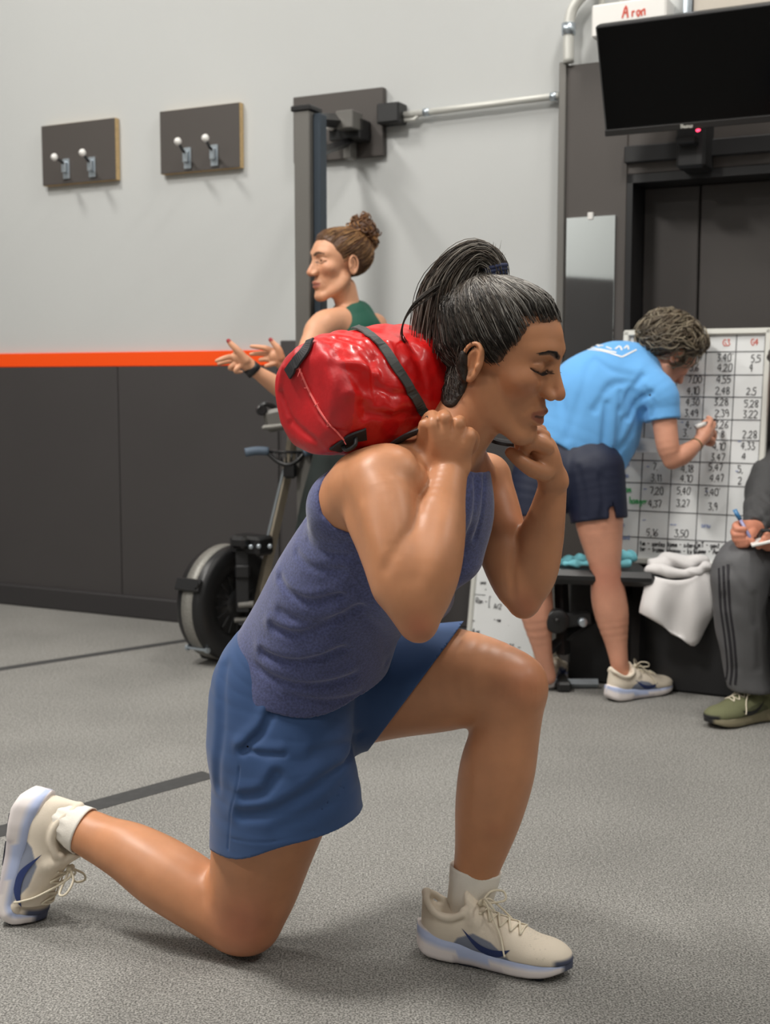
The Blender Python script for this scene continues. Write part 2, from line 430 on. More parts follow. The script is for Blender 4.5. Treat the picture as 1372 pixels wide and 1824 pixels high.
# taller dark panel right of the orange band
tdk0 = wall_hit(488, 610)[0]; hdk = wall_hit(500, 607)[1]
b = MB(); wbox(b, tend, 2.2, .1, hdk, 0, .03, .004); struct(b, 'trim_3', M['pad'])
# dark built-out portal with the recessed charcoal back panels
PO = .04
tp0, hp1 = wall_hit(998, 118, PO); tr0, hr1 = wall_hit(1118, 312, PO)
b = MB(); wbox(b, tp0, tr0, 0, hp1, .0, PO, .004); wbox(b, tr0, T1, hr1, hp1, .0, PO, .004)
struct(b, 'wall_portal', M['dark'])
b = MB(); wbox(b, tp0-.0, tp0+.028, 0, hp1+.012, PO-.02, PO+.012, .003); struct(b, 'trim_4', M['post'])
b = MB(); wbox(b, tr0, tr0+.022, 0, hr1, -.13, PO+.006); wbox(b, tr0, T1, hr1-.03, hr1, -.13, PO+.006); struct(b, 'trim_5', M['black'])
th = wall_hit(1244, 450, -.10)[0]
dr = MB(); wbox(dr, tr0, T1, 0, .04, -.15, -.13); dr = struct(dr, 'door_1', M['darker'])
for a, c in ((tr0+.022, th-.003), (th+.003, th+1.2), (th+1.206, th+2.4)):
    b = MB(); wbox(b, a, c, .0, hr1-.03, -.15, -.11, .004); b.build('door_panel', M['darker'], dr)
# electrics at the recess head
# floor stripes
def stripe(pa, pb, wd, name):
    A = qz(*pa); B = qz(*pb); d = nrm(B-A); A = A - d*2.5; B = B + d*0.0; n = np.array([d[1], -d[0], 0])*wd/2; z = np.array([0, 0, .0012])
    V = [A-n, B-n, B+n, A+n]; V = V + [v+z for v in V]
    F = [(0, 3, 2, 1), (4, 5, 6, 7), (0, 1, 5, 4), (1, 2, 6, 5), (2, 3, 7, 6), (3, 0, 4, 7)]
    o = mesh_obj(name, V, F, M['tape'], None, False); o['kind'] = 'structure'
stripe((0, 1192), (358, 1137), .052, 'trim_6')
stripe((0, 1481), (374, 1379), .072, 'trim_7')
# ceiling light panels
LW = ['beside the kneeling woman, nearest the left', 'above the whiteboard and portal', 'close to the charcoal wall with the orange band', 'behind the camera on the right', 'far back left of the camera', 'straight above the camera', 'near the right hand wall']
for i, (x, y, sx, sy, w) in enumerate(LIGHTS):
    t = thing('ceiling_light', 'white rectangular ceiling light panel '+LW[i], 'ceiling light', (x, y, ROOM_H-.04), 'ceiling light panels')
    b = MB(); b.box((x, y, ROOM_H-.03), sx+.08, sy+.08, .06, None, .01); b.build('housing', M['white'], t)
    b = MB(); b.box((x, y, ROOM_H-.065), sx, sy, .01); b.build('diffuser', M['lamp'], t)
# ================= KNEELING WOMAN =================
def skin_extra(nt, b, tc): pass
M['skin'] = mat('tan skin', (1, 1, 1), .42, vcol=True, noise=(22, .93, 1.06), bump=(420, .10, .0006), spec=.45, sss=.12)
def head_field(mouth=.0, eyes_open=False):
    f = Field()
    f.ell((0, -.014, .042), (.073, .096, .075))
    f.ell((0, .030, .034), (.060, .065, .066), .03)
    f.ell((0, .036, -.040), (.050, .050, .064), .03)
    f.chain([((.053, .004, -.044), .015), ((.046, .030, -.074), .013), ((.020, .072, -.100), .012)], .025)
    f.ell((0, .077, -.099), (.020, .017, .016), .020)
    f.ell((.040, .062, -.010), (.024, .022, .018), .025)
    f.chain([((.008, .086, .036), .010), ((.026, .083, .041), .009), ((.044, .066, .037), .009)], .014)
    f.ell((.031, .100, .016), (.019, .020, .012), .014, 's')
    f.chain([((0, .088, .026), .007), ((0, .100, .004), .0075), ((0, .110, -.016), .0095)], .012)
    f.ell((0, .113, -.023), (.0105, .010, .009), .006)
    f.ell((.0125, .102, -.027), (.0075, .011, .0075), .005)
    f.ell((0, .076, -.060), (.028, .022, .026), .015)
    f.chain([((.009, .088, .010), .008), ((.012, .094, -.018), .0085)], .010)
    f.chain([((.0068, .109, -.036), .0026), ((.0075, .101, -.033), .0024)], .003, 's')
    f.chain([((0, .0975, -.0550), .0046), ((.010, .0955, -.0550), .0044), ((.020, .086, -.0600), .0024)], .005)
    f.chain([((0, .0945, -.0680-mouth), .0056), ((.010, .0925, -.0672-mouth), .0052), ((.019, .085, -.0630-mouth/2), .0026)], .005)
    if mouth > 0: f.chain([((0, .108, -.0615-mouth/2), .0022+mouth*.4), ((.010, .104, -.0615-mouth/2), .0020+mouth*.3), ((.019, .095, -.0615), .0008)], .002, 's')
    else: f.disp([(0, .103, -.0612), (.010, .101, -.0612), (.022, .088, -.0615)], .0022, .0024)
    f.disp([(.016, .100, -.030), (.026, .088, -.044), (.032, .078, -.060)], .0045, .0022)
    f.disp([(0, .092, -.079), (.012, .088, -.078)], .005, .0022)
    f.disp([(0, .103, -.036), (0, .100, -.045)], .003, .0012)
    f.ell((.032, .0735, .0145), (.0160, .0138, .0138), .006)
    if eyes_open: f.ell((.0315, .089, .0140), (.0115, .0075, .0042), .002, 's')
    f.disp([(.016, .088, .0245), (.031, .092, .0280), (.048, .076, .0220)], .0028, .0022)
    f.disp([(.014, .088, .0115), (.022, .090, .0080), (.033, .090, .0058), (.043, .083, .0075), (.050, .074, .0110)], .0017, .0024)
    f.disp([(.017, .090, -.001), (.031, .088, -.0065), (.046, .076, -.001)], .0038, .0014)
    return f
EAR_AX = (nrm((.93, -.36, 0)), nrm((.36, .93, -.12)), nrm((.0, .13, 1)))
def ear_field():
    f = Field(); A = np.array(EAR_AX); o = np.array([.073, -.006, -.004])
    e = lambda x, y, z: o + np.array([x, y, z]) @ A
    f.ell(e(.004, 0, .002), (.0065, .0165, .029), 0, 'u', EAR_AX)
    f.ell(e(.013, .001, .000), (.009, .0105, .021), .004, 's', EAR_AX)
    ring = [(.006, .010, .012, .0030), (.009, .009, .024, .0032), (.010, -.002, .031, .0034), (.012, -.014, .024, .0034), (.014, -.0175, .008, .0032), (.011, -.014, -.010, .0030), (.006, -.006, -.023, .0046), (.004, .004, -.025, .0046), (.003, .009, -.016, .0035)]
    f.chain([(e(*r[:3]), r[3]) for r in ring], .003)
    f.chain([(e(.007, -.004, .021), .0022), (e(.009, -.010, .010), .0026), (e(.008, -.008, -.006), .0024)], .003)
    f.ell(e(.006, .010, -.002), (.004, .004, .006), .003, 'u', EAR_AX)
    f.ell(e(.010, .003, -.006), (.006, .005, .006), .003, 's', EAR_AX)
    return f
def full_head(mouth=0., **kw):
    hf = head_field(mouth, **kw); ef = ear_field(); g = Field()
    g.fn(lambda Q: hf(np.stack([np.abs(Q[:, 0]), Q[:, 1], Q[:, 2]], 1)), 0, 'u', (0, 0, 0), .17)
    g.fn(lambda Q: ef(np.stack([np.abs(Q[:, 0]), Q[:, 1], Q[:, 2]], 1)), .004, 'u', (0, 0, 0), .13)
    return g
def frame(yaw, pitch, roll):        # yaw: facing direction in the ground plane (0 = +x), pitch down, roll to the right shoulder
    f = np.array([math.cos(yaw)*math.cos(pitch), math.sin(yaw)*math.cos(pitch), -math.sin(pitch)])
    r = nrm(np.cross(f, (0, 0, 1))); u = np.cross(r, f)
    r2 = r*math.cos(roll) - u*math.sin(roll); u2 = u*math.cos(roll) + r*math.sin(roll)
    return np.array([r2, f, u2])    # rows: right, forward, up
def dist_poly(Q, P):
    P = np.array(P, float); d = np.full(len(Q), 1e9)
    for i in range(len(P)-1): d = np.minimum(d, seg_d(Q, P[i], P[i+1], 0, 0))
    return d
def dist_xz(Q, P):
    m = np.array([1, 0, 1.]); return dist_poly(Q*m, np.array(P, float)*m)
def sstep(a, b, x): t = np.clip((x-a)/(b-a), 0, 1); return t*t*(3-2*t)
def face_colour(q, base, lip, brow, flush, lash=(.03, .015, .01)):
    a = np.stack([np.abs(q[:, 0]), q[:, 1], q[:, 2]], 1); c = np.tile(np.array(base, float), (len(q), 1))
    def mixc(w, col):
        nonlocal c; c = c*(1-w[:, None]) + np.array(col)*w[:, None]
    inface = sstep(.02, .05, q[:, 1])
    mixc(.35*np.exp(-(np.linalg.norm(a-np.array([.042, .072, -.018]), axis=1)/.022)**2)*inface, flush)
    mixc(.35*np.exp(-(np.linalg.norm(a-np.array([.0, .116, -.022]), axis=1)/.014)**2), flush)
    mixc(.45*np.exp(-(dist_poly(a, [(.020, .089, .020), (.042, .078, .018)])/.009)**2), np.array(base)*.62)
    dl = np.minimum(dist_poly(a, [(0, .103, -.0555), (.010, .100, -.0555), (.021, .089, -.0605)]), dist_poly(a, [(0, .102, -.0700), (.010, .099, -.0690), (.020, .088, -.0635)]))
    mixc(.75*(1-sstep(.0035, .0065, dl))*(q[:, 1] > .07), lip)
    mixc(.9*(1-sstep(.0012, .0030, dist_xz(a, [(0, .103, -.0635), (.010, .100, -.0635), (.019, .089, -.0625)])))*(q[:, 1] > .07), np.array(lip)*.25)
    db = dist_xz(a, [(.009, .096, .0335), (.022, .093, .0385), (.034, .084, .0405), (.047, .068, .0355)])
    wv = np.interp(a[:, 0], [.01, .02, .046], [.0036, .0046, .0018])
    mixc(.9*(1-sstep(wv*.7, wv*1.35, db))*(q[:, 1] > .05), brow)
    dk = dist_xz(a, [(.014, .088, .0112), (.022, .090, .0076), (.033, .090, .0054), (.043, .083, .0071), (.050, .074, .0106)])
    mixc(.9*(1-sstep(.0008, .0020, dk))*(q[:, 1] > .05), lash)
    return c
def mesh_mixed(name, V, quads, tris, m, parent, col=None):
    if not len(tris): return mesh_obj(name, V, quads, m, parent, True, col)
    p = parent
    while p is not None: V = V - np.array(p.location); p = p.parent
    me = bpy.data.meshes.new(name); T = np.array(tris, np.int32); nq, nt_ = len(quads), len(T)
    me.vertices.add(len(V)); me.vertices.foreach_set('co', V.astype(np.float32).ravel())
    me.loops.add(nq*4+nt_*3); me.loops.foreach_set('vertex_index', np.concatenate([quads.astype(np.int32).ravel(), T.ravel()]))
    me.polygons.add(nq+nt_); ls = np.concatenate([np.arange(0, nq*4, 4), nq*4+np.arange(0, nt_*3, 3)]).astype(np.int32)
    me.polygons.foreach_set('loop_start', ls); me.polygons.foreach_set('loop_total', np.concatenate([np.full(nq, 4), np.full(nt_, 3)]).astype(np.int32))
    me.update(calc_edges=True); me.polygons.foreach_set('use_smooth', np.ones(nq+nt_, bool))
    if col is not None:
        c = np.ones((len(V), 4), np.float32); c[:, :3] = col
        at = me.color_attributes.new('Col', 'FLOAT_COLOR', 'POINT'); at.data.foreach_set('color', c.ravel())
    me.materials.append(m); o = bpy.data.objects.new(name, me); link(o, parent); return o
# --- pose: every joint is given as (photo x, photo y, distance, radius in photo pixels) ---
HEAD_S = 1.02
HF = frame(R(-25), R(17), R(4)); HO = q(886, 641, 2.05)
hd = full_head(.0055)
LAT = np.array([-.50, -.866, 0.])            # towards her right (near) side
def C(*rows): return [S(*r) for r in rows]
near_leg = C((515, 1290, 2.22, 100), (498, 1400, 2.23, 103), (470, 1500, 2.26, 93), (452, 1580, 2.28, 80), (440, 1632, 2.29, 65))
near_calf = C((418, 1636, 2.30, 60), (365, 1602, 2.32, 62), (295, 1558, 2.35, 63), (235, 1520, 2.38, 54), (190, 1500, 2.41, 45), (154, 1482, 2.43, 41), (112, 1462, 2.45, 28))
far_leg = C((580, 1245, 2.40, 94), (690, 1225, 2.37, 91), (790, 1210, 2.33, 92), (870, 1212, 2.29, 74), (912, 1226, 2.27, 62))
far_shin = C((910, 1240, 2.27, 62), (902, 1300, 2.28, 61), (886, 1370, 2.29, 68), (872, 1440, 2.30, 62), (860, 1500, 2.31, 50), (848, 1550, 2.32, 41), (838, 1600, 2.33, 35), (830, 1650, 2.34, 30))
torso = C((510, 1290, 2.30, 92), (505, 1220, 2.29, 100), (548, 1130, 2.25, 96), (605, 1040, 2.18, 98), (668, 950, 2.12, 102), (715, 885, 2.07, 92), (755, 840, 2.04, 70))
neck = C((745, 850, 2.05, 62), (790, 800, 2.05, 58), (836, 740, 2.05, 60), (858, 690, 2.05, 62))
near_arm = C((672, 862, 1.93, 58), (688, 900, 1.90, 56), (700, 960, 1.87, 53), (712, 1020, 1.85, 50), (728, 1070, 1.84, 45), (742, 1100, 1.84, 38))
near_fore = C((745, 1098, 1.84, 37), (752, 1060, 1.85, 52), (762, 1010, 1.86, 60), (776, 950, 1.89, 54), (790, 890, 1.93, 40), (800, 845, 1.96, 33), (803, 828, 1.97, 33))
far_arm = C((858, 860, 2.25, 54), (880, 920, 2.22, 50), (897, 980, 2.19, 46), (915, 1035, 2.17, 40), (930, 1068, 2.17, 30))
far_fore = C((938, 1064, 2.17, 30), (950, 1020, 2.17, 43), (962, 965, 2.16, 42), (975, 915, 2.14, 33), (984, 870, 2.13, 26), (986, 855, 2.12, 25))
bf = Field()
bf.chain(torso, 0, 'u', 4, (LAT, 1.35))
bf.chain(C((800, 900, 2.02, 42), (810, 905, 2.20, 42)), .05)
bf.chain(near_leg, .03); bf.chain(near_calf, .012); bf.chain(far_leg, .03); bf.chain(far_shin, .012)
bf.ell(q(440, 1652, 2.285), (.050, .052, .040), .03)                  # kneecap on the floor
bf.ell(q(925, 1215, 2.25), (.045, .045, .045), .03)
bf.chain(C((655, 865, 1.97, 62), (690, 845, 1.94, 56), (720, 850, 1.93, 40)), .03)   # deltoid
bf.chain(C((610, 900, 2.02, 58), (650, 880, 1.99, 62)), .04)          # shoulder blade
bf.chain(C((840, 850, 2.26, 48), (872, 845, 2.25, 34)), .03)
bf.chain(neck, .03)
bf.chain(C((720, 845, 1.99, 40), (790, 800, 2.03, 44)), .03)          # trapezius
bf.chain(C((850, 850, 2.20, 36), (815, 800, 2.09, 44)), .03)
arms = Field()
arms.chain(near_arm, .0); arms.chain(near_fore, .010)
arms.ell(q(747, 1118, 1.835), (.018, .018, .020), .02)
arms.chain(far_arm, .0); arms.chain(far_fore, .008)
arms.ell(q(934, 1084, 2.165), (.014, .014, .014), .02)
arms.chain(C((640, 930, 1.93, 26), (668, 985, 1.90, 28), (690, 1050, 1.86, 22)), .03)   # triceps
arms.ell(q(828, 832, 1.955), (.009, .009, .010), .010)                  # wrist knob
arms.ell(q(1004, 862, 2.11), (.009, .009, .009), .010)
# near hand: back of the hand to the camera, fingers curled over the strap
def finger(f, pts, k=.003): f.chain(C(*pts), k, 'u', 3)
for (kx, ky) in ((773, 752), (793, 746), (816, 754), (836, 772)):
    f0 = (804+(kx-804)*.35, 830, 1.965, 17)
    arms.chain(C(f0, ((kx+f0[0])/2, (ky+830)/2+2, 1.952, 16), (kx, ky+6, 1.948, 13.5)), .010)
arms.ell(q(797, 795, 1.962), (.034, .015, .036), .012)
finger(arms, [(773, 752, 1.950, 12.5), (771, 742, 1.968, 12), (762, 748, 1.985, 11.5), (757, 768, 1.985, 10.5), (764, 782, 1.978, 9)])
finger(arms, [(793, 746, 1.946, 13), (791, 741, 1.966, 12), (783, 748, 1.985, 11.5), (778, 770, 1.988, 10.5), (782, 786, 1.98, 9)])
finger(arms, [(816, 754, 1.946, 12.5), (819, 751, 1.966, 11.5), (812, 757, 1.985, 11), (804, 776, 1.990, 10), (806, 792, 1.98, 9)])
finger(arms, [(836, 772, 1.950, 11.5), (844, 780, 1.968, 11), (842, 795, 1.984, 10), (832, 806, 1.990, 9.5), (824, 802, 1.985, 8.5)])
finger(arms, [(778, 826, 1.975, 15), (760, 800, 1.975, 15), (755, 776, 1.965, 12.5), (756, 757, 1.955, 10.5)], .008)
for (a, c) in (((783, 752), (792, 800)), ((805, 752), (806, 800)), ((826, 764), (818, 806))):
    P = [q(*a, 1.940), q(*c, 1.946)]; arms.disp(P, .0045, .0022)
# far hand: thumb side to the camera, fist under the chin
arms.chain(C((984, 850, 2.12, 25), (972, 822, 2.10, 27), (962, 795, 2.085, 22)), .010)
arms.ell(q(968, 812, 2.115), (.026, .034, .036), .010)
finger(arms, [(974, 798, 2.075, 14), (957, 790, 2.060, 13.5), (940, 794, 2.060, 12), (933, 812, 2.075, 10.5), (945, 824, 2.085, 9.5)])
finger(arms, [(968, 778, 2.100, 13.5), (950, 770, 2.090, 13), (932, 776, 2.095, 11.5), (926, 795, 2.10, 10), (935, 808, 2.105, 9)])
finger(arms, [(962, 768, 2.125, 12.5), (945, 762, 2.120, 12), (928, 770, 2.120, 11), (922, 788, 2.125, 10)])
finger(arms, [(958, 768, 2.150, 11.5), (942, 764, 2.150, 11), (926, 772, 2.150, 10), (922, 788, 2.15, 9)])
finger(arms, [(970, 842, 2.085, 16), (950, 836, 2.065, 15), (928, 822, 2.055, 12.5), (910, 806, 2.06, 10.5)], .008)
bf.sub(arms, .012)
hs = xform(hd, HF, HO, HEAD_S); bf.sub(hs, .012, 'u', HO, .17*HEAD_S)
# muscles and creases (grooves positive, ridges negative)
def G(f, pts, Y, w, amp):
    P = surf(f, [p[0] for p in pts], [p[1] for p in pts], Y); P = P[np.abs(f(P)) < .006]
    if len(P) > 1: f.disp(P, w, amp)
G(bf, [(742, 905), (738, 935), (712, 970), (686, 1014)], 1.5, .006, .006)
G(bf, [(916, 1062), (914, 1010), (925, 968)], 1.5, .005, .006)
G(bf, [(650, 905), (668, 960), (690, 1000)], 1.5, .012, -.003)
G(bf, [(745, 800), (748, 850), (742, 900)], 1.5, .010, .004)
G(bf, [(775, 900), (762, 960), (745, 1030)], 1.5, .012, .0022)
G(bf, [(368, 1510), (374, 1560), (362, 1605)], 1.8, .009, .006)
G(bf, [(850, 1290), (872, 1300), (895, 1300)], 1.8, .008, .003)
G(bf, [(430, 1560), (452, 1600), (470, 1640)], 1.8, .014, -.004)
G(bf, [(842, 1330), (850, 1400), (846, 1470)], 1.8, .016, -.003)
G(bf, [(905, 1340), (890, 1430), (868, 1500)], 1.8, .012, .0025)
SK = np.array(srgb(196, 137, 99)); SKF = srgb(186, 106, 78)
def smooth(V, F, w, n, lam=.5):
    e = np.concatenate([F[:, [0, 1]], F[:, [1, 2]], F[:, [2, 3]], F[:, [3, 0]]]); a, b = e[:, 0], e[:, 1]; N = len(V)
    dg = np.maximum(np.bincount(a, minlength=N)+np.bincount(b, minlength=N), 1); V = V.copy()
    for i in range(n):
        l = lam
        D = np.stack([np.bincount(a, V[b, k], N)+np.bincount(b, V[a, k], N) for k in range(3)], 1)/dg[:, None]-V
        V += D*(w*l)[:, None]
    return V
def make_subject_body(parent, h=.0050, hf=.0018):
    lo = [-.78, 1.70, -.012]; hi = [.42, 2.62, 1.22]
    zn = ([(q(765, 800, 2.0)[0], q(1008, 700, 2.0)[0], hf)], [(1.90, 2.12, .0022)], [(q(850, 850, 2.0)[2], q(900, 560, 2.0)[2], hf)])
    V, Q4 = field_mesh(bf, lo, hi, h, 4, 1, zones=zn, mar=1.45); T = []
    wv = sstep(.14, .17, np.linalg.norm(V-HO, axis=1))
    for c_ in (q(800, 785, 1.96), q(950, 800, 2.10)): wv = wv*sstep(.055, .085, np.linalg.norm(V-c_, axis=1))
    pv = to_px(V); wv = wv*np.where((pv[:, 0] > 640) & (pv[:, 1] < 1165), .22, 1); V = smooth(V, Q4, wv, 30)
    ql = ((V-HO) @ HF.T)/HEAD_S
    c = face_colour(ql, SK, srgb(152, 84, 68), (.035, .02, .014), SKF)
    far = (V-HO) @ HF.T; out = np.linalg.norm(V-HO, axis=1) > .18; c[out] = SK
    px = to_px(V)
    w = np.exp(-((px[:, 0]-435)**2+(px[:, 1]-1650)**2)/60**2)*.5 + np.exp(-((px[:, 0]-880)**2+(px[:, 1]-1480)**2)/14**2)*.15
    for (cx, cy, rr, st) in ((747, 1118, 30, .5), (936, 1080, 30, .4), (935, 1215, 50, .25), (845, 745, 1, 0)):
        w = w + st*np.exp(-((px[:, 0]-cx)**2+(px[:, 1]-cy)**2)/rr**2)
    w = np.clip(w, 0, 1)[:, None]; c = c*(1-w) + np.array(srgb(178, 96, 74))*w
    return mesh_mixed('body', V, Q4, T, M['skin'], parent, c)
def islands(V, F):
    lab = np.arange(len(V)); e = np.concatenate([F[:, [0, 1]], F[:, [1, 2]], F[:, [2, 3]]])
    while True:
        m = np.minimum(lab[e[:, 0]], lab[e[:, 1]]); new = lab.copy()
        np.minimum.at(new, e[:, 0], m); np.minimum.at(new, e[:, 1], m); new = new[new]
        if (new == lab).all(): return lab
        lab = new
def pick(V, F, lab, l):
    k = lab == l; F = F[k[F].all(1)]; us = np.unique(F); rm = np.full(len(V), -1); rm[us] = np.arange(len(us)); return V[us], rm[F]
def keep_island(m, p):
    V, F = m; lab = islands(V, F); return pick(V, F, lab, lab[np.argmin(np.linalg.norm(V-p, axis=1))])
def drop_above(m):
    V, F = m; lab = islands(V, F); u, c = np.unique(lab, return_counts=True); return pick(V, F, lab, u[np.argmax(c)])
subj = thing('person', 'woman in blue tank top and blue shorts lunging with a red sandbag on her shoulders', 'person', q(560, 1690, 2.3)*np.array([1, 1, 0]))
make_subject_body(subj)
# ---- helpers for cloth, webbing and hair ----
def poly_sd(U, poly):               # signed distance to a 2D polygon, negative inside
    P = np.array(poly, float); d = np.full(len(U), 1e9); s = np.ones(len(U)); j = len(P)-1
    for i in range(len(P)):
        e = P[j]-P[i]; w = U-P[i]; t = np.clip((w @ e)/(e @ e), 0, 1); b = w-t[:, None]*e; d = np.minimum(d, (b*b).sum(1))
        c1 = U[:, 1] >= P[i][1]; c2 = U[:, 1] < P[j][1]; c3 = e[0]*w[:, 1] > e[1]*w[:, 0]
        fl = (c1 & c2 & c3) | (~c1 & ~c2 & ~c3); s[fl] *= -1; j = i
    return s*np.sqrt(d)
def grad(f, P, e=.0015):
    g = np.stack([f(P+np.eye(3)[i]*e)-f(P-np.eye(3)[i]*e) for i in range(3)], 1); return g/np.maximum(np.linalg.norm(g, axis=1, keepdims=True), 1e-9)
def ribbon(mb, P, N, wd, th=.0012, off=.0012, col=None):   # a flat band laid along points P with surface normals N
    n = len(P); V = []; F = []; wd = np.full(n, wd) if np.isscalar(wd) else wd
    for i in range(n):
        t = nrm(P[min(i+1, n-1)]-P[max(i-1, 0)]); s = nrm(np.cross(t, N[i])); a = s*wd[i]/2
        b = P[i]+N[i]*off; c = b+N[i]*th; V += [b-a, b+a, c+a*.92, c-a*.92]
    for i in range(n-1):
        for k in range(4): l = (k+1) % 4; F.append((i*4+k, (i+1)*4+k, (i+1)*4+l, i*4+l))
    F += [(0, 1, 2, 3), (n*4-1, n*4-2, n*4-3, n*4-4)]; mb.add(V, F, col)
def on_surf(f, pts, Y=1.4, n=6):
    pp = spline(pts, n); P = surf(f, pp[:, 0], pp[:, 1], Y); return P, grad(f, P)
def crease(f, pts, Y, w, amp):      # groove with a soft ridge beside it
    G(f, pts, Y, w, amp); G(f, [(x-5, y-12) for x, y in pts], Y, w*1.6, -amp*.45)
def wob(P, s, seed=0):              # cheap smooth pseudo noise from -1 to 1
    r = np.random.default_rng(seed); o = 0
    for i in range(4):
        a = r.normal(size=3); b = r.normal(size=3); o = o + np.sin(P @ (a*s) + 1.7*np.sin(P @ (b*s*.7) + i*1.3))
    return o/4
M['tank'] = mat('heather blue jersey', srgb(74, 80, 122), .85, noise=(260, .66, 1.36), bump=(500, .25, .0008), sheen=.3)
M['short'] = mat('blue woven shorts', srgb(46, 76, 122), .75, noise=(9, .95, 1.05), bump=(700, .15, .0005), sheen=.15)
M['sock'] = mat('white ribbed sock', srgb(232, 226, 216), .9, bump=(400, .4, .001))
# ---- tank top ----
FW = np.array([.866, -.5, 0]); T0P = q(668, 950, 2.12)
def fz(P): return np.stack([(P-T0P) @ FW, (P-T0P)[..., 2]], -1)
def lt(P): return (P-T0P) @ LAT
arm_poly = fz(np.array([q(x, y, 1.98) for x, y in ((590, 800), (571, 840), (566, 880), (578, 914), (602, 937), (645, 951), (700, 962), (765, 950), (812, 880), (822, 820), (800, 730), (690, 700))]))
bt = Field(); bt.chain(torso, 0, 'u', 4, (LAT, 1.35)); bt.chain(C((800, 900, 2.02, 42), (810, 905, 2.20, 42)), .05)
bt.chain(C((610, 900, 2.02, 58), (650, 880, 1.99, 62)), .04)
bt.chain(C((720, 845, 1.99, 40), (790, 800, 2.03, 44)), .03); bt.chain(C((850, 850, 2.20, 36), (815, 800, 2.09, 44)), .03)
bt.chain(C((655, 865, 1.97, 58), (690, 845, 1.94, 52)), .03); bt.chain(C((840, 850, 2.26, 44), (872, 845, 2.25, 30)), .03)
tank = Field()
tank.chain(C((520, 1330, 2.28, 118), (545, 1230, 2.27, 122), (570, 1160, 2.25, 120), (602, 1070, 2.20, 120), (655, 985, 2.14, 120), (702, 915, 2.09, 112), (738, 870, 2.06, 92)), 0, 'u', 4, (LAT, 1.28))
tank.chain(C((790, 905, 2.02, 52), (806, 905, 2.20, 52)), .06); tank.chain(C((740, 1060, 2.04, 50), (760, 1060, 2.22, 50)), .06)
tank.chain(C((826, 850, 2.06, 44), (832, 920, 2.09, 42), (815, 990, 2.11, 46)), .05)
TANK_BASE = len(tank.ops)
for pts, w, a in (([(500, 1030), (520, 1058), (560, 1072), (606, 1060)], .008, .0075), ([(452, 1082), (486, 1116), (540, 1130), (606, 1100)], .009, .008),
                  ([(432, 1122), (468, 1162), (536, 1180), (606, 1158)], .009, .008), ([(440, 1160), (480, 1204), (550, 1222), (628, 1205)], .009, .006),
                  ([(520, 1240), (580, 1250), (640, 1238)], .008, .004), ([(548, 925), (585, 955), (640, 968)], .006, .005), ([(552, 960), (588, 985), (618, 988)], .006, .004),
                  ([(530, 985), (560, 1012), (612, 1016)], .008, .004), ([(640, 1085), (680, 1130), (690, 1180)], .012, .004),
                  ([(846, 855), (842, 920), (826, 980)], .006, .005), ([(862, 850), (860, 900), (846, 960)], .005, .004), ([(820, 1000), (800, 1050), (775, 1090)], .008, .003),
                  ([(500, 1090), (560, 1110), (640, 1080)], .010, .004), ([(620, 1010), (600, 1080), (570, 1160)], .014, -.003)):
    crease(tank, pts, 1.5, w, a)
tank.sub(bt, .008, 'u', (0, 0, 0), 1e3, .0045)
def armhole(Q): return np.maximum(poly_sd(fz(Q), arm_poly), .045-np.abs(lt(Q)))
tank.fn(armhole, .006, 's')
neckp = q(822, 828, 2.06)
tank.ell(neckp+np.array([-.01, 0, .035]), (.075, .080, .062), .006, 's', (FW, LAT, (0, 0, 1)))
hp = [q(424, 1128, 2.33), q(590, 1279, 2.12), q(752, 1158, 2.32)]
hn = nrm(np.cross(hp[1]-hp[0], hp[2]-hp[0])); hn = hn if hn[2] < 0 else -hn
tank.fn(lambda Q: (Q-hp[0]) @ hn - .0035*np.sin(42*(Q @ FW)) - .004*np.sin(31*(Q @ LAT)), .002, 'i')
# ---- shorts ----
near_tube = C((520, 1240, 2.24, 112), (505, 1330, 2.22, 122), (510, 1420, 2.23, 137), (514, 1560, 2.25, 146))
far_tube = C((570, 1250, 2.36, 103), (660, 1230, 2.365, 103), (740, 1217, 2.35, 102), (880, 1203, 2.30, 101))
pel = C((505, 1300, 2.29, 118), (505, 1220, 2.285, 114), (525, 1165, 2.26, 98))
nb = [q(368, 1488, 2.33), q(470, 1520, 2.11), q(660, 1432, 2.22)]; nbn = nrm(np.cross(nb[1]-nb[0], nb[2]-nb[0])); nbn = nbn if nbn[2] < 0 else -nbn
fb = [q(818, 1118, 2.34), q(735, 1232, 2.21), q(650, 1345, 2.33)]; fbn = nrm(np.cross(fb[1]-fb[0], fb[2]-fb[0])); fbn = fbn if fbn[0] > 0 else -fbn
def shorts_field(d=0.0):
    a = Field(); a.chain(near_tube, 0, 'u', 4, (LAT, .92)); 
    b = Field(); b.chain(far_tube, 0, 'u', 4)
    return a, b
sa, sb = shorts_field()
near_cut = lambda Q: np.maximum(sa(Q), (Q-nb[0]) @ nbn - .004*np.sin(38*(Q @ FW)) )
far_cut = lambda Q: np.maximum(sb(Q), (Q-fb[0]) @ fbn)
so = Field(); so.chain(pel, 0, 'u', 4, (LAT, 1.32)); so.fn(near_cut, .035); so.fn(far_cut, .03)
si = Field(); si.chain(pel, 0, 'u', 4, (LAT, 1.32)); si.fn(sa, .035); si.fn(sb, .03)
shorts = Field(); shorts.fn(so)
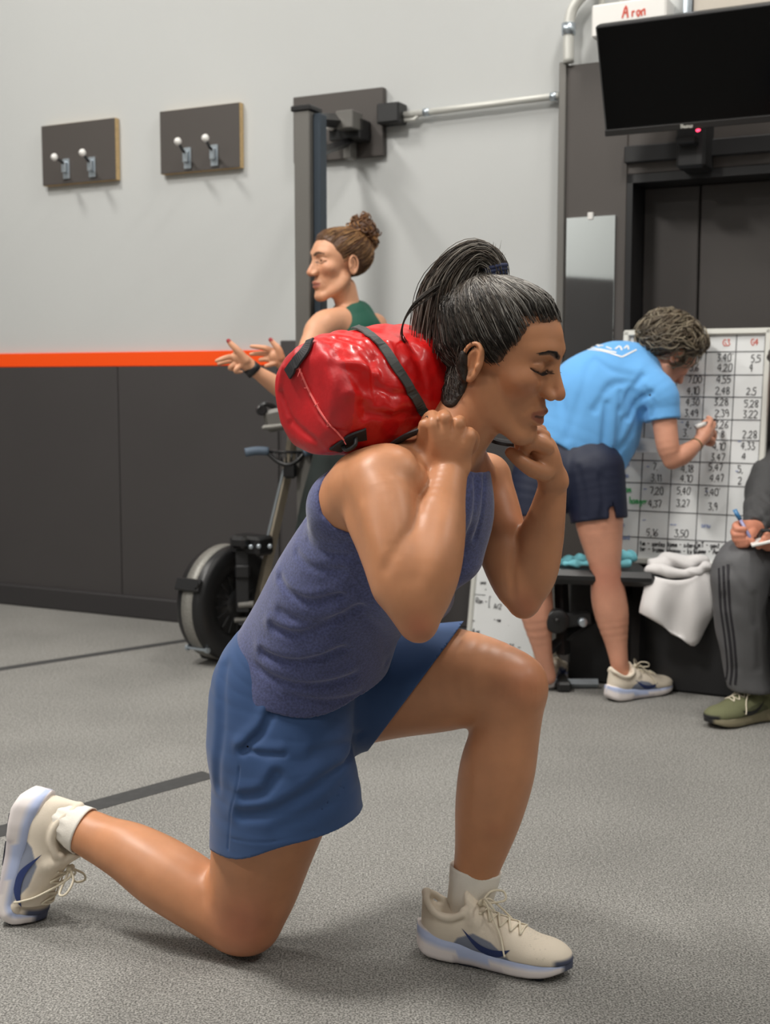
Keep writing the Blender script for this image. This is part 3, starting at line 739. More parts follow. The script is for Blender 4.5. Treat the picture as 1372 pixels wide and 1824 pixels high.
for pts, w, a in (([(482, 1268), (468, 1302), (432, 1336)], .008, .012), ([(440, 1336), (470, 1344), (505, 1344)], .006, .005),
                  ([(428, 1452), (500, 1440), (575, 1390), (628, 1335)], .012, .011), ([(432, 1420), (470, 1412), (492, 1380)], .010, .009),
                  ([(500, 1470), (560, 1445), (610, 1400)], .016, .004), ([(400, 1190), (395, 1300), (388, 1400)], .012, .004),
                  ([(560, 1340), (600, 1330), (640, 1310)], .01, .004), ([(480, 1265), (500, 1330), (520, 1380)], .016, -.004)):
    crease(shorts, pts, 1.5, w, a)
G(shorts, [(432, 1338), (422, 1400), (410, 1450), (406, 1512)], 1.5, .0022, .0022)
G(shorts, [(376, 1470), (420, 1496), (480, 1500), (560, 1480), (650, 1420)], 1.5, .002, .0012)
def short_th(Q):
    hd_ = np.minimum(np.abs((Q-nb[0]) @ nbn), np.abs((Q-fb[0]) @ fbn)); return .006+.014*sstep(.004, .05, hd_)
shorts.fn(lambda Q: -(si(Q)+short_th(Q)), 0, 'i')
# ---- red sandbag ----
M['bag'] = mat('glossy red vinyl', srgb(216, 14, 14), .38, noise=(7, .86, 1.08), bump=(45, .45, .004), coat=.25)
M['bag_end'] = mat('duller red vinyl', srgb(196, 32, 38), .45, noise=(14, .8, 1.12), bump=(80, .3, .003))
M['thread'] = mat('pale pink thread', srgb(246, 120, 116), .8)
M['web'] = mat('black webbing', (.022, .022, .025), .7, bump=(900, .5, .001))
M['web_grey'] = mat('dark grey webbing', srgb(72, 74, 72), .7, bump=(900, .5, .001))
BN, BF = q(541, 716, 1.985), q(755, 678, 2.145); BA = nrm(BN-BF); BR = .1015
bag = Field()
def bag_cyl(Q):
    v = Q-BF; a = v @ BA; L = np.linalg.norm(BN-BF); rad = np.sqrt(np.maximum((v*v).sum(1)-a*a, 0))
    lump = .008*wob(Q, 17, 3) + .0055*wob(Q, 40, 8) + .002*wob(Q, 90, 5)
    rr = BR*(1-.10*sstep(.6, 1, a/L)) + lump; e = np.maximum(np.abs(a-L/2)-L/2+.030-.008*wob(Q, 30, 5), 0); dr = np.maximum(rad-rr+.030, 0)
    return (np.sqrt(e*e+dr*dr)-.030 + np.minimum(np.maximum(np.abs(a-L/2)-L/2+.03, rad-rr+.03), 0))*.85
bag.fn(bag_cyl)
for pts, w, a in (([(640, 620), (660, 650), (668, 690), (672, 715)], .006, .007), ([(560, 606), (590, 640), (640, 650), (668, 668)], .008, -.005),
                  ([(600, 600), (640, 612), (660, 640)], .008, .005), ([(670, 690), (700, 702), (730, 700)], .006, .006), ([(620, 700), (665, 712), (700, 730)], .008, -.006),
                  ([(720, 600), (745, 640), (760, 690)], .009, .005), ([(600, 640), (640, 690), (650, 740)], .011, .004), ([(690, 610), (706, 650), (735, 680)], .007, -.004),
                  ([(655, 735), (700, 740), (745, 735)], .007, .005), ([(545, 690), (570, 740), (610, 770)], .006, .004), ([(500, 700), (520, 750), (560, 785)], .006, .004),
                  ([(530, 655), (552, 700), (580, 745), (610, 782)], .0035, -.004), ([(505, 655), (500, 700), (515, 745)], .005, -.004)):
    G(bag, pts, 1.5, w, a)
# ---- hair ----
M['hair'] = mat('dark grey streaked hair', (1, 1, 1), .42, vcol=True, spec=.5)
M['hair_base'] = mat('dark brown hair', (1, 1, 1), .55, vcol=True, bump=(260, .6, .002))
def strands(name, paths, rad, cols, m, parent, n=3, root=None):    # thin tapered tubes, one mesh; paths (k, s, 3)
    P = np.asarray(paths, float); k, s, _ = P.shape
    T = np.gradient(P, axis=1); T /= np.maximum(np.linalg.norm(T, axis=2, keepdims=True), 1e-9)
    up = np.array([.31, .42, .85]); U = up - (T @ up)[..., None]*T; U /= np.maximum(np.linalg.norm(U, axis=2, keepdims=True), 1e-6); Wv = np.cross(T, U)
    tp = np.interp(np.linspace(0, 1, s), [0, .1, .7, 1], [.7, 1, .9, .25])
    r = (np.asarray(rad)[:, None] if np.ndim(rad) else rad)*tp[None]
    V = np.stack([P + r[..., None]*(math.cos(2*math.pi*i/n)*U + math.sin(2*math.pi*i/n)*Wv) for i in range(n)], 2)
    base = (np.arange(k)[:, None]*s + np.arange(s-1)[None])*n; F = []
    for i in range(n):
        j = (i+1) % n; F.append(np.stack([base+i, base+j, base+n+j, base+n+i], -1).reshape(-1, 4))
    c = np.repeat(np.asarray(cols, float), s*n, axis=0)
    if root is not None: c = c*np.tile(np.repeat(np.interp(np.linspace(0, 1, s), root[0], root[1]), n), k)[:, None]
    return mesh_obj(name, V.reshape(-1, 3), np.concatenate(F), m, parent, True, c)
hl_px = [(1001, 572), (978, 560), (954, 570), (936, 590), (926, 606), (908, 626), (886, 650), (870, 648), (858, 628)]
hl = surf(hs, [p[0] for p in hl_px], [p[1] for p in hl_px], 1.6); hl = ((hl-HO) @ HF.T)/HEAD_S
hair_poly = [(.120, .100)] + [(p[1], p[2]) for p in hl] + [(-.002, .028), (-.014, .020), (-.022, -.012), (-.020, -.046), (-.040, -.070), (-.14, -.070), (-.18, .05), (-.14, .22), (.10, .22)]
cran = head_field(.0); cr = lambda Q: cran(np.stack([np.abs(Q[:, 0]), Q[:, 1], Q[:, 2]], 1))
def hair_cap(q_, off=.010):
    pd = poly_sd(q_[:, 1:], hair_poly) + .0035*wob(q_, 150, 14)
    th = off*np.clip(.25 + sstep(0, .03, -pd)*.75, 0, 1) + .006*np.exp(-((q_[:, 1]+.07)**2+(q_[:, 2]-.02)**2)/.05**2)
    return cr(q_) - th
hc = Field(); hc.fn(lambda Q: hair_cap(Q)); hc.fn(lambda Q: poly_sd(Q[:, 1:], hair_poly) + .0035*wob(Q, 150, 14), .006, 'i')
TIE = np.array([0, -.054, .116])
CUP = np.array([0, -.012, .045])
def scalp_paths(n, fcap, poly, tie, off, seed, steps=9, jit=.5, band=9.):
    r = np.random.default_rng(seed); out = []
    while len(out) < n:
        d = r.normal(size=(n*3, 3)); d /= np.linalg.norm(d, axis=1, keepdims=True); p = CUP + d*.1
        for _ in range(6): p = p - d*fcap(p)[:, None]
        sd = poly_sd(p[:, 1:], poly) + .0035*wob(p, 150, 14); ok = (sd < .002) & (sd > -band); out += list(p[ok])
    R0 = np.array(out[:n]); t = np.linspace(0, 1, steps); T = tie + r.normal(size=(n, 3))*[.008, .008, .002]
    P = R0[:, None]*(1-t)[None, :, None] + T[:, None]*t[None, :, None]
    # pull sideways: hair first runs back and then up to the tie
    P[:, :, 1] -= (np.sin(t*math.pi)*.012)[None]; P = P + (r.normal(size=(n, 1, 3))*.0022*jit + r.normal(size=(n, 3))[:, None]*.0016*np.sin(t*7+r.uniform(0, 6, (n, 1)))[..., None]*jit)
    D = P-CUP; D /= np.linalg.norm(D, axis=2, keepdims=True); D = D.reshape(-1, 3); Q = P.reshape(-1, 3)
    h = (off + r.uniform(0, .0035, n))[:, None]*np.ones(steps)
    tt = np.ones((n, 1))*t; h = h*(.25+.75*sstep(0, .15, tt)) + .004*sstep(.82, 1.0, tt)
    h = h.reshape(-1)
    for _ in range(5): Q = Q - D*(fcap(Q)-h)[:, None]*.9
    return R0, Q.reshape(n, steps, 3)
def hair_cols(n, frac, seed, dark=(.020, .014, .010), mid=(.10, .078, .060), light=(.46, .43, .39)):
    r = np.random.default_rng(seed); u = r.uniform(0, 1, n); c = np.tile(np.array(dark), (n, 1))*r.uniform(.7, 1.6, (n, 1))
    g = u < frac; c[g] = np.array(light)*r.uniform(.5, 1.15, (g.sum(), 1)); m = (u >= frac) & (u < frac+.38); c[m] = np.array(mid)*r.uniform(.5, 1.2, (m.sum(), 1)); return c
tow = lambda Q: HO + (Q @ HF)*HEAD_S
def make_hair(parent):
    V, F = field_mesh(hc, (-.11, -.15, -.09), (.11, .13, .17), .0032, 3)
    r = np.random.default_rng(5); z = V[:, 2]
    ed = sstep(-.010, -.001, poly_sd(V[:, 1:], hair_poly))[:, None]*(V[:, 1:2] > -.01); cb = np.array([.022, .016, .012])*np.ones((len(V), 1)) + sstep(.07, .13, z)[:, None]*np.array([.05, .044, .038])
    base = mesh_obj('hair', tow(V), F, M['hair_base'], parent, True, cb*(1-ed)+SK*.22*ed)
    fc = lambda Q: hair_cap(Q, .009)
    R0, P = scalp_paths(int(2600/QF), fc, hair_poly, TIE, .0015, 3)
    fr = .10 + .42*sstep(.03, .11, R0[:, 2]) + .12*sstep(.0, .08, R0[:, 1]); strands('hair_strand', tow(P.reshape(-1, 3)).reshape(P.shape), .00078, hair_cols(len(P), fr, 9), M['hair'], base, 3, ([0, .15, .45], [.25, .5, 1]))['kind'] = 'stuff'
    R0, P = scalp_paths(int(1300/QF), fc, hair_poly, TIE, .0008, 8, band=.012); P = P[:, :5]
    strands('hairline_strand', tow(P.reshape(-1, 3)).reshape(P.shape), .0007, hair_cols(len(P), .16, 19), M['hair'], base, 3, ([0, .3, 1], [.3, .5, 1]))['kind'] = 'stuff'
    # short dark hair down the nape
    nf = Field(); nf.fn(lambda Q: bf(Q)-.0042-.0012*wob(Q, 120, 6)); nf.chain(C((812, 640, 2.04, 27), (808, 680, 2.04, 27), (803, 712, 2.04, 18)), .006, 'i', 4, ((0, 1, 0), 3.0))
    c0 = q(808, 680, 2.04); V, F = field_mesh(nf, c0-np.array([.06, .16, .09]), c0+np.array([.06, .14, .09]), .0028, 3, mar=1.5)
    nb_ = mesh_obj('nape_hair', V, F, M['hair_base'], base, True, np.tile([.022, .016, .012], (len(V), 1)))
    pk = V[r.integers(0, len(V), 700)]; t = np.linspace(0, 1, 6); NN = grad(bf, pk)
    dr = np.array([-.25, .05, .95]) + r.normal(size=(len(pk), 3))*.28; dr -= (dr*NN).sum(1, keepdims=True)*NN
    NP = pk[:, None] + dr[:, None]*(t*.020)[None, :, None] + NN[:, None]*(.0025*np.sin(t*math.pi))[None, :, None]
    strands('nape_strand', NP, .0006, hair_cols(len(NP), .05, 23), M['hair'], base)['kind'] = 'stuff'
    # ponytail
    pc = [(884, 498, 2.045, 14), (878, 474, 2.05, 15), (855, 460, 2.055, 21), (828, 476, 2.06, 30), (804, 515, 2.07, 38), (794, 565, 2.08, 42), (790, 620, 2.09, 42), (794, 670, 2.10, 34), (800, 705, 2.105, 18)]
    pf = Field(); pf.chain([(a, b*.86) for a, b in C(*pc)], 0, 'u', 7)
    pf.fn(lambda Q: .0016*np.sin(900*(Q @ nrm((1, .2, .35)))+3*wob(Q, 30, 2)), 0, 'd')
    lo, hi = q(700, 745, 2.0), q(905, 430, 2.0); lo[1] = 1.90; hi[1] = 2.22
    V, F = field_mesh(pf, lo, hi, .003, 3, mar=1.5)
    po = mesh_obj('ponytail', V, F, M['hair_base'], parent, True, np.array([.034, .025, .019])*np.ones((len(V), 1)))
    n = int(1300/QF); s = 28; cen = spline([list(q(x, y, Y))+[rr/FPX*2.05] for x, y, Y, rr in pc], 8); cen = np.array([np.interp(np.linspace(0, 1, s), np.linspace(0, 1, len(cen)), cen[:, i]) for i in range(4)]).T
    T = np.gradient(cen[:, :3], axis=0); T /= np.linalg.norm(T, axis=1, keepdims=True); U = np.cross(T, (0, 1, 0)); U /= np.linalg.norm(U, axis=1, keepdims=True); Wv = np.cross(T, U)
    a = r.uniform(0, 2*math.pi, n); rad = r.uniform(.80, 1.12, n); rad[:n//6] = r.uniform(1.1, 1.45, n//6)
    sw = a[:, None] + np.linspace(0, 1, s)[None]*r.normal(size=(n, 1))*.5
    P = cen[None, :, :3] + (cen[:, 3]*rad[:, None])[..., None]*(np.cos(sw)[..., None]*U[None] + np.sin(sw)[..., None]*Wv[None])
    P = P + r.normal(size=(n, 1, 3))*.002 + .003*np.sin(np.linspace(0, 9, s)[None, :, None]+r.uniform(0, 6, (n, 1, 3)))
    cc_ = hair_cols(n, .28, 12, (.026, .018, .013), (.12, .092, .070), (.38, .345, .30)); strands('hair_strand', P, .0008, cc_, M['hair'], po)['kind'] = 'stuff'
    # loose locks and wisps
    b = MB(); pp = [(800, 498, 2.04), (768, 520, 2.03), (738, 544, 2.02), (720, 572, 2.02), (717, 600, 2.03), (730, 620, 2.05), (756, 634, 2.06)]
    C1 = spline([q(*p) for p in pp], 5); n = 26; t = np.linspace(0, 1, len(C1)); of = r.normal(size=(n, 1, 3))*.0018*(1+.6*np.sin(3*math.pi*t))[None, :, None]
    L = [C1[None] + of]; strands('loose_lock', L[0], .0006, hair_cols(n, .15, 4), M['hair'], parent)['kind'] = 'stuff'
    W_ = []
    for e in ((873, 440), (885, 432), (894, 450), (852, 436), (838, 440), (880, 446), (866, 452), (890, 462)):
        for _ in range(4):
            e2 = (e[0]+r.normal()*5, e[1]+r.normal()*5); m_ = ((882+e2[0])/2+r.normal()*4, (482+e2[1])/2+r.normal()*2)
            W_.append(spline([q(882+r.normal()*3, 486, 2.045), q(*m_, 2.045), q(*e2, 2.045+r.normal()*.01)], 6))
    W1 = [w for w in W_ if len(w) == len(W_[0])]; W2 = [w for w in W_ if len(w) != len(W_[0])]
    strands('flyaway_hair', np.array(W1), .0005, hair_cols(len(W1), .2, 6), M['hair'], parent)['kind'] = 'stuff'
    b = MB(); tp = q(881, 484, 2.048)
    for k in range(3): b.tube([tp + np.array([math.cos(a)*.0175, math.sin(a)*.0175, (k-1)*.006 + .004*math.cos(a)]) for a in np.linspace(0, 2*math.pi, 25)[:-1]], .0042, 8, True)
    b.build('hair_tie', mat('navy hair tie', srgb(44, 52, 84), .8, bump=(500, .5, .001)), parent, True)
    # eyebrow and lash hairs on the near and far eye
    for sx in (1, -1):
        E = []
        for _ in range(110):
            u = r.uniform(0, 1); px_ = np.interp(u, [0, .35, .7, 1], [.012, .022, .034, .047]); pz = np.interp(u, [0, .35, .7, 1], [.034, .0405, .0425, .0365]) + r.normal()*.0012*(1.2-u)
            p = np.array([[sx*px_, .11, pz], [sx*(px_+.003), .11, pz+.0022*(1-u)], [sx*(px_+.006), .11, pz+.0014-.003*u]]); 
            E.append(p)
        E = np.array(E); Q = E.reshape(-1, 3)
        for _ in range(8): Q[:, 1] -= (cr(Q)-.0006)*.9
        strands('eyebrow', tow(Q).reshape(E.shape), .00042, np.tile([.02, .013, .01], (len(E), 1)), M['hair'], parent)['kind'] = 'stuff'
    for sx in (1, -1):
        E = []
        for u in np.linspace(0, 1, 30):
            x = np.interp(u, [0, .3, .65, 1], [.015, .023, .036, .049]); z = np.interp(u, [0, .3, .65, 1], [.0104, .0068, .0050, .0098]); E.append([[sx*x, .11, z]]*4)
        E = np.array(E, float); Q = E.reshape(-1, 3)
        for _ in range(10): Q[:, 1] -= (cr(Q)-.0003)*.9
        E = Q.reshape(E.shape)
        for k in range(4): E[:, k, 1] += k*.0022; E[:, k, 2] -= k*.0016-.0004*k*k
        strands('eyelash', tow(E.reshape(-1, 3)).reshape(E.shape), .00045, np.tile([.01, .007, .006], (len(E), 1)), M['hair'], parent)['kind'] = 'stuff'
make_hair(subj)
def box_of(f, lo, hi, h, L=4, **k): return field_mesh(f, np.minimum(lo, hi), np.maximum(lo, hi), h, L, **k)
V, F = box_of(tank, np.array([-.42, 1.72, .35]), np.array([.32, 2.65, 1.15]), .0036, mar=1.5); mesh_obj('tank_top', V, F, M['tank'], subj)
V, F = box_of(shorts, np.array([-.45, 1.85, .10]), np.array([.40, 2.75, .75]), .0030, mar=1.6); mesh_obj('shorts', V, F, M['short'], subj)
# white trim label specks at the front of the tank top
sbag = thing('sandbag', 'glossy red vinyl sandbag carried across the shoulders of the lunging woman', 'sandbag', BF)
V, F = box_of(bag, BF-.45, BN+.45, .0030, mar=2.0)
side = ((V-BF) @ BA) < np.linalg.norm(BN-BF)-.028
capm = ~side[F].any(1)
def sub_faces(V, F, m):
    F = F[m]; us = np.unique(F); rm = np.full(len(V), -1); rm[us] = np.arange(len(us)); return V[us], rm[F]
mesh_obj('bag_shell', *sub_faces(V, F, ~capm), M['bag'], sbag); mesh_obj('end_panel', *sub_faces(V, F, capm), M['bag_end'], sbag)
b = MB(); P, N = on_surf(bag, [(532, 652), (545, 682), (560, 712), (580, 745), (612, 783)]); ribbon(b, P, N, .0028, .002, .0005)
r_ = np.random.default_rng(2)
for i in range(0, len(P), 2):
    if r_.uniform() < .6: b.tube([P[i], P[i]+N[i]*.003+nrm(r_.normal(size=3))*.006, P[i]+N[i]*.004+nrm(r_.normal(size=3))*.009], .0006, 5)
b.build('stitched_seam', M['thread'], sbag)
b = MB(); P, N = on_surf(bag, [(634, 586), (650, 592), (680, 618), (706, 655), (728, 690), (745, 718), (757, 736)])
E = np.array([q(764, 748, 1.955), q(768, 762, 1.965)]); P = np.concatenate([P, E]); N = np.concatenate([N, np.tile(N[-1], (2, 1))])
ribbon(b, P, N, .0165, .002, .003); b.build('shoulder_strap', M['web_grey'], sbag)
b = MB(); P, N = on_surf(bag, [(556, 608), (545, 628), (530, 646), (516, 666)]); ribbon(b, P, N, .020, .003, .003); b.build('end_handle', M['web'], sbag)
b = MB(); P, N = on_surf(bag, [(597, 800), (612, 790), (630, 778), (652, 772)]); ribbon(b, P, N, .024, .003, .001); b.build('end_handle', M['web'], sbag)
b = MB(); i_ = len(P)//2; b.tube(spline([P[i_-4], P[i_-3]+N[i_]*.014, P[i_+2]+N[i_]*.016, P[i_+4]], 4), .0035, 8); b.build('handle_ring', M['black'], sbag)
b = MB(); b.tube(spline([q(700, 792, 1.99), q(722, 778, 1.975), q(745, 768, 1.965), q(764, 762, 1.97)], 5), .011, 10, flat=.4); b.build('carry_handle', M['web'], sbag)
b = MB(); b.tube(spline([q(866, 776, 2.12), q(880, 784, 2.11), q(898, 788, 2.115), q(915, 790, 2.12)], 5), .011, 10, flat=.45); b.build('carry_handle', M['web'], sbag)
# ---- running shoes and socks ----
def vc_mat(name, rough=.7, bump=(500, .3, .0008), **k): return mat(name, (1, 1, 1), rough, vcol=True, bump=bump, **k)
M['mesh'] = vc_mat('knit shoe upper', .85); M['foam'] = vc_mat('foam midsole', .55, (120, .1, .001)); M['lace'] = mat('cream lace', srgb(226, 216, 194), .8, bump=(900, .5, .0006))
M['rubber'] = mat('dark outsole rubber', srgb(58, 62, 74), .6); M['navy'] = mat('navy overlay', srgb(38, 54, 104), .5); M['grey_mesh'] = mat('blue grey mesh panel', srgb(120, 128, 146), .8, noise=(700, .5, 1.4))
def shoe_upper(collar=True):
    f = Field()
    f.ell((.046, 0, .056), (.040, .033, .044)); f.ell((.10, 0, .056), (.070, .035, .044), .02)
    f.ell((.160, .001, .048), (.066, .042, .037), .02); f.ell((.215, .003, .036), (.067, .046, .029), .02); f.ell((.245, .004, .034), (.044, .038, .023), .015)
    f.chain([((.020, 0, .060), .014), ((.013, 0, .088), .011), ((.007, 0, .112), .006)], .02)
    f.chain([((.112, 0, .086), .016), ((.098, 0, .108), .010), ((.088, 0, .126), .006)], .012, sq=((0, 1, 0), 2.0))
    f.ell((.054, 0, .112), (.036, .0235, .040), .008, 's')
    ring = [(.010, 0, .113), (.018, .018, .103), (.040, .0285, .088), (.066, .030, .084), (.088, .027, .093), (.092, .022, .100)]
    for sg in (1, -1): f.chain([((x, y*sg, z), .0065) for x, y, z in ring], .006)
    for k in range(5): x = .112+.021*k; f.disp([(x, -.030, .085-.012*k), (x+.004, 0, .100-.012*k), (x, .030, .085-.012*k)], .003, .0010)
    for sg in (1, -1):
        f.disp([(.095, .022*sg, .094), (.140, .024*sg, .078), (.190, .028*sg, .056), (.206, .018*sg, .058)], .0022, .0016)
        f.disp([(.060, .040*sg, .060), (.110, .040*sg, .062), (.160, .045*sg, .050)], .003, .0008)
    f.plane((0, 0, .030), (0, 0, -1), .004); return f
SHOE_F = shoe_upper()
def shoe_parts(pal):                # canonical shoe: heel at x = 0, toe at x = .285, sole at z = 0
    P = {}
    V, F = field_mesh(SHOE_F, (-.012, -.06, .02), (.300, .065, .145), .0021, 4, mar=1.4)
    c = np.tile(pal['upper'], (len(V), 1)); x, y, z = V.T
    def mx(w, col):
        nonlocal c; w = np.clip(w, 0, 1)[:, None]; c = c*(1-w)+np.array(col)*w
    panel = poly_sd(V[:, [0, 2]], [(.070, .030), (.085, .052), (.115, .066), (.150, .058), (.176, .040), (.190, .030)])
    mx(sstep(.002, -.001, panel)*(np.abs(y) > .02), pal['panel'])
    mx(sstep(.260, .272, x)*sstep(.045, .038, z), pal['toe'])
    tr = (x > .095) & (x < .205) & (np.abs(y) < .014+.004*(x > .12)) & (z > .06); mx(tr*.45, np.array(pal['upper'])*1.18)
    per = np.sin(x*1500)*np.sin(y*1300); mx(((x > .205) & (x < .250) & (per > .35) & (z > .038))*.35, np.array(pal['upper'])*.45)
    P['upper'] = (V, F, c, 'mesh')
    n = 44; m = 26; xs = np.linspace(0, 1, n); V = []; C_ = []
    for i, u in enumerate(xs):
        x = -.008 + .298*u; wt = np.interp(u, [0, .02, .08, .2, .4, .6, .78, .9, .97, 1], [.004, .020, .036, .040, .036, .044, .050, .042, .024, .004])
        yo = np.interp(u, [0, .5, .8, 1], [0, 0, .004, .004]); zt = np.interp(u, [0, .08, .2, .4, .6, .8, .95, 1], [.060, .057, .048, .042, .038, .036, .036, .034])
        zb = np.interp(u, [0, .04, .12, .3, .7, .85, 1], [.026, .010, .001, .0, .0, .005, .020])
        for k in range(m):
            a = 2*math.pi*k/m; cy, sz = math.cos(a), math.sin(a); py_ = math.copysign(abs(cy)**.45, cy); pz = math.copysign(abs(sz)**.55, sz)
            hgt = (zt-zb)/2; flare = 1+.10*(pz < 0)*abs(pz)*(u < .3); y = yo + wt*py_*flare*(1-.05*pz); z = zb+hgt*(1+pz)
            V.append((x, y, z)); w = (z-zb)/(zt-zb)
            wav = .72 - .34*np.exp(-((u-.42)/.16)**2)
            col = pal['foam'] if w < wav else pal['stripe']
            if .30 < u < .62 and w < .30: col = pal['arch']
            if w > .93: col = pal['foam']
            if u > .955: col = pal['toe']
            C_.append(col)
    F = [(i*m+k, i*m+(k+1) % m, (i+1)*m+(k+1) % m, (i+1)*m+k) for i in range(n-1) for k in range(m)]
    P['midsole'] = (np.array(V), F + [tuple(range(m))[::-1], tuple((n-1)*m+k for k in range(m))], np.array(C_), 'foam')
    b = MB()
    for j, (x0, x1) in enumerate(((.036, .080), (.086, .13), (.15, .205), (.212, .245))):
        for yy in (-.018, .018): b.box(((x0+x1)/2, yy, .0022+(x1 > .25)*.003), x1-x0, .030, .003, None, .001)
    P['outsole'] = (np.array(b.V), b.F, None, 'rubber')
    def proj(pts, sg, off=.0012):   # (x, z) on the flank -> surface point
        pts = np.array(pts, float); Q = np.stack([pts[:, 0], np.full(len(pts), sg*.075), pts[:, 1]], 1)
        for _ in range(40): Q[:, 1] -= sg*np.clip(SHOE_F(Q)-off, -.01, .02)*.8
        return Q
    for sg in (1, -1):               # curved flank emblem
        up_ = spline([(.188, .052), (.176, .040), (.158, .032), (.128, .038), (.092, .072)], 5); lo_ = spline([(.188, .052), (.172, .048), (.152, .046), (.126, .052), (.092, .072)], 5)
        g = [up_*(1-t)+lo_*t for t in (0, .33, .66, 1)]; V = np.concatenate([proj(q_, sg) for q_ in g]); k = len(up_)
        F = [(r*k+i, r*k+i+1, (r+1)*k+i+1, (r+1)*k+i) for r in range(3) for i in range(k-1)]
        if sg < 0: F = [f[::-1] for f in F]
        P['emblem%d' % sg] = (V, F, None, 'emblem')
    def top(x, y, off=.002):
        Q = np.array([[x, y, .14]]); 
        for _ in range(40): Q[:, 2] -= np.clip(SHOE_F(Q)-off, -.01, .02)*.8
        return Q[0]
    rows = [(.122, .020), (.142, .021), (.162, .022), (.182, .023), (.200, .021)]
    for i, (x, w) in enumerate(rows):
        b = MB(); x2, w2 = rows[min(i+1, 4)]
        pts = [top(x, -w), top(x+.004, -w*.5), top(x+.007, 0, .0035), top(x+.010, w*.5), top(x2, w2)] if i < 4 else [top(x, -w), top(x+.001, 0, .003), top(x, w)]
        b.tube(spline(pts, 3), .0022, 6, flat=.6)
        if i < 4: b.tube(spline([top(x, w), top(x+.006, w*.5, .003), top(x+.010, 0, .005), top(x2, -w2)], 3), .0022, 6, flat=.6)
        P['lace%d' % i] = (np.array(b.V), b.F, None, 'lace')
    k0 = top(.118, 0, .006); b = MB(); b.tube([k0+np.array([0, -.006, 0]), k0+np.array([0, .006, 0])], .0055, 8)
    for sg in (1, -1):
        b.tube(spline([k0, k0+np.array([.012, .018*sg, .016]), k0+np.array([.030, .034*sg, .014]), k0+np.array([.036, .030*sg, .000]), k0+np.array([.018, .012*sg, -.002]), k0], 5), .0021, 6)
        e = top(.165, .034*sg, .004); e2 = proj([(.176, .052)], sg, .004)[0]
        b.tube(spline([k0, k0+np.array([.014, .012*sg, .004]), e, e2, e2+np.array([.004, .003*sg, -.012])], 5), .0019, 6)
    P['bow'] = (np.array(b.V), b.F, None, 'lace')
    return P
PAL_W = dict(upper=np.array(srgb(222, 210, 192)), panel=srgb(126, 132, 148), toe=srgb(74, 80, 102), foam=srgb(230, 222, 220), stripe=srgb(178, 190, 222), arch=srgb(206, 198, 200))
SHOES = {}
def make_shoe(parent, FX, o, sc, bend=0.0, pal='w', pals=PAL_W, name='shoe', emb='navy', mir=1):   # FX rows: forward, left, up
    if pal not in SHOES: SHOES[pal] = shoe_parts(pals)
    FX = np.array(FX); root = None
    def tr(V):
        V = np.array(V, float).copy(); V[:, 1] *= mir
        if bend:
            x0 = .188; L = .035; u = np.clip((V[:, 0]-x0)/L, 0, 1); ang = bend*np.where(V[:, 0] < x0+L, u*u/2*1.0, u-.5); ang = np.minimum(ang, bend*10)
            th = bend*np.clip((V[:, 0]-x0)/(2*L), 0, 1); R0 = 2*L/bend; inb = V[:, 0] > x0
            zz = V[:, 2]-.0; xx = V[:, 0]-x0; rest = np.maximum(xx-2*L, 0)
            nx = x0 + (R0-zz)*np.sin(th) + rest*np.cos(th); nz = R0 - (R0-zz)*np.cos(th) + rest*np.sin(th)
            V[inb, 0] = nx[inb]; V[inb, 2] = nz[inb]
        return o + (V*sc) @ FX
    for k in ('upper', 'midsole', 'outsole', 'emblem1', 'emblem-1', 'lace0', 'lace1', 'lace2', 'lace3', 'lace4', 'bow'):
        V, F, c, mt = SHOES[pal][k]
        if mir < 0: F = F[:, ::-1] if isinstance(F, np.ndarray) else [tuple(f)[::-1] for f in F]
        mm = M[emb] if mt == 'emblem' else M[mt]
        nm = {'upper': name}.get(k, 'lace' if k.startswith('lace') else 'lace_bow' if k == 'bow' else 'emblem' if k.startswith('emb') else k)
        ob = mesh_obj(nm, tr(V), F, mm, parent if root is None else root, True, c)
        if root is None: root = ob
    return root
def sock(parent, pts, name='sock', m='sock', rib=True):  # an open ribbed tube around the ankle, axis points with radii
    D = np.array([list(p)+[r] for p, r in pts]); D = spline(D, 6); n = 48; V = []; k = len(D); prev = None
    for i in range(k):
        t = nrm(D[min(i+1, k-1), :3]-D[max(i-1, 0), :3]); u = np.array([0, 1, 0]) if prev is None else prev; u = nrm(u-t*(u @ t)); prev = u; w = np.cross(t, u)
        cuff = i > k-6
        for j in range(n):
            a = 2*math.pi*j/n; r = D[i, 3] + (.0012*math.sin(24*a/2) if rib and not cuff else 0) + (.0012 if cuff else 0); V.append(D[i, :3]+r*(math.cos(a)*u*.92+math.sin(a)*w))
    V += [v - (v-D[-1, :3])*.06 for v in V[-n:]]
    V += [v - (v-D[-1, :3])*.2 - nrm(D[-1, :3]-D[-2, :3])*.02 for v in V[-n:]]
    F = [(i*n+j, i*n+(j+1) % n, (i+1)*n+(j+1) % n, (i+1)*n+j) for i in range(k+1) for j in range(n)]
    return mesh_obj(name, np.array(V), F, M[m], parent)
def fr_(f, up):
    f = nrm(f); up = nrm(np.array(up)-f*np.dot(up, f)); return np.array([f, np.cross(up, f), up])
hA, tA = qz(748, 1690), qz(1008, 1742)
FS = fr_(tA-hA, (0, 0, 1)); make_shoe(subj, FS, hA+FS[0]*.004, np.linalg.norm(tA-hA)/.283, 0, mir=1)
sock(subj, [(q(826, 1650, 2.33), .036), (q(834, 1615, 2.33), .041), (q(842, 1580, 2.32), .0455), (q(848, 1546, 2.32), .0485)])
FB = fr_(q(18, 1590, 2.47)-q(44, 1395, 2.47), np.array([.95, -.22, .12]));
make_shoe(subj, FB, q(37, 1402, 2.47), 1.17, R(84), mir=1)
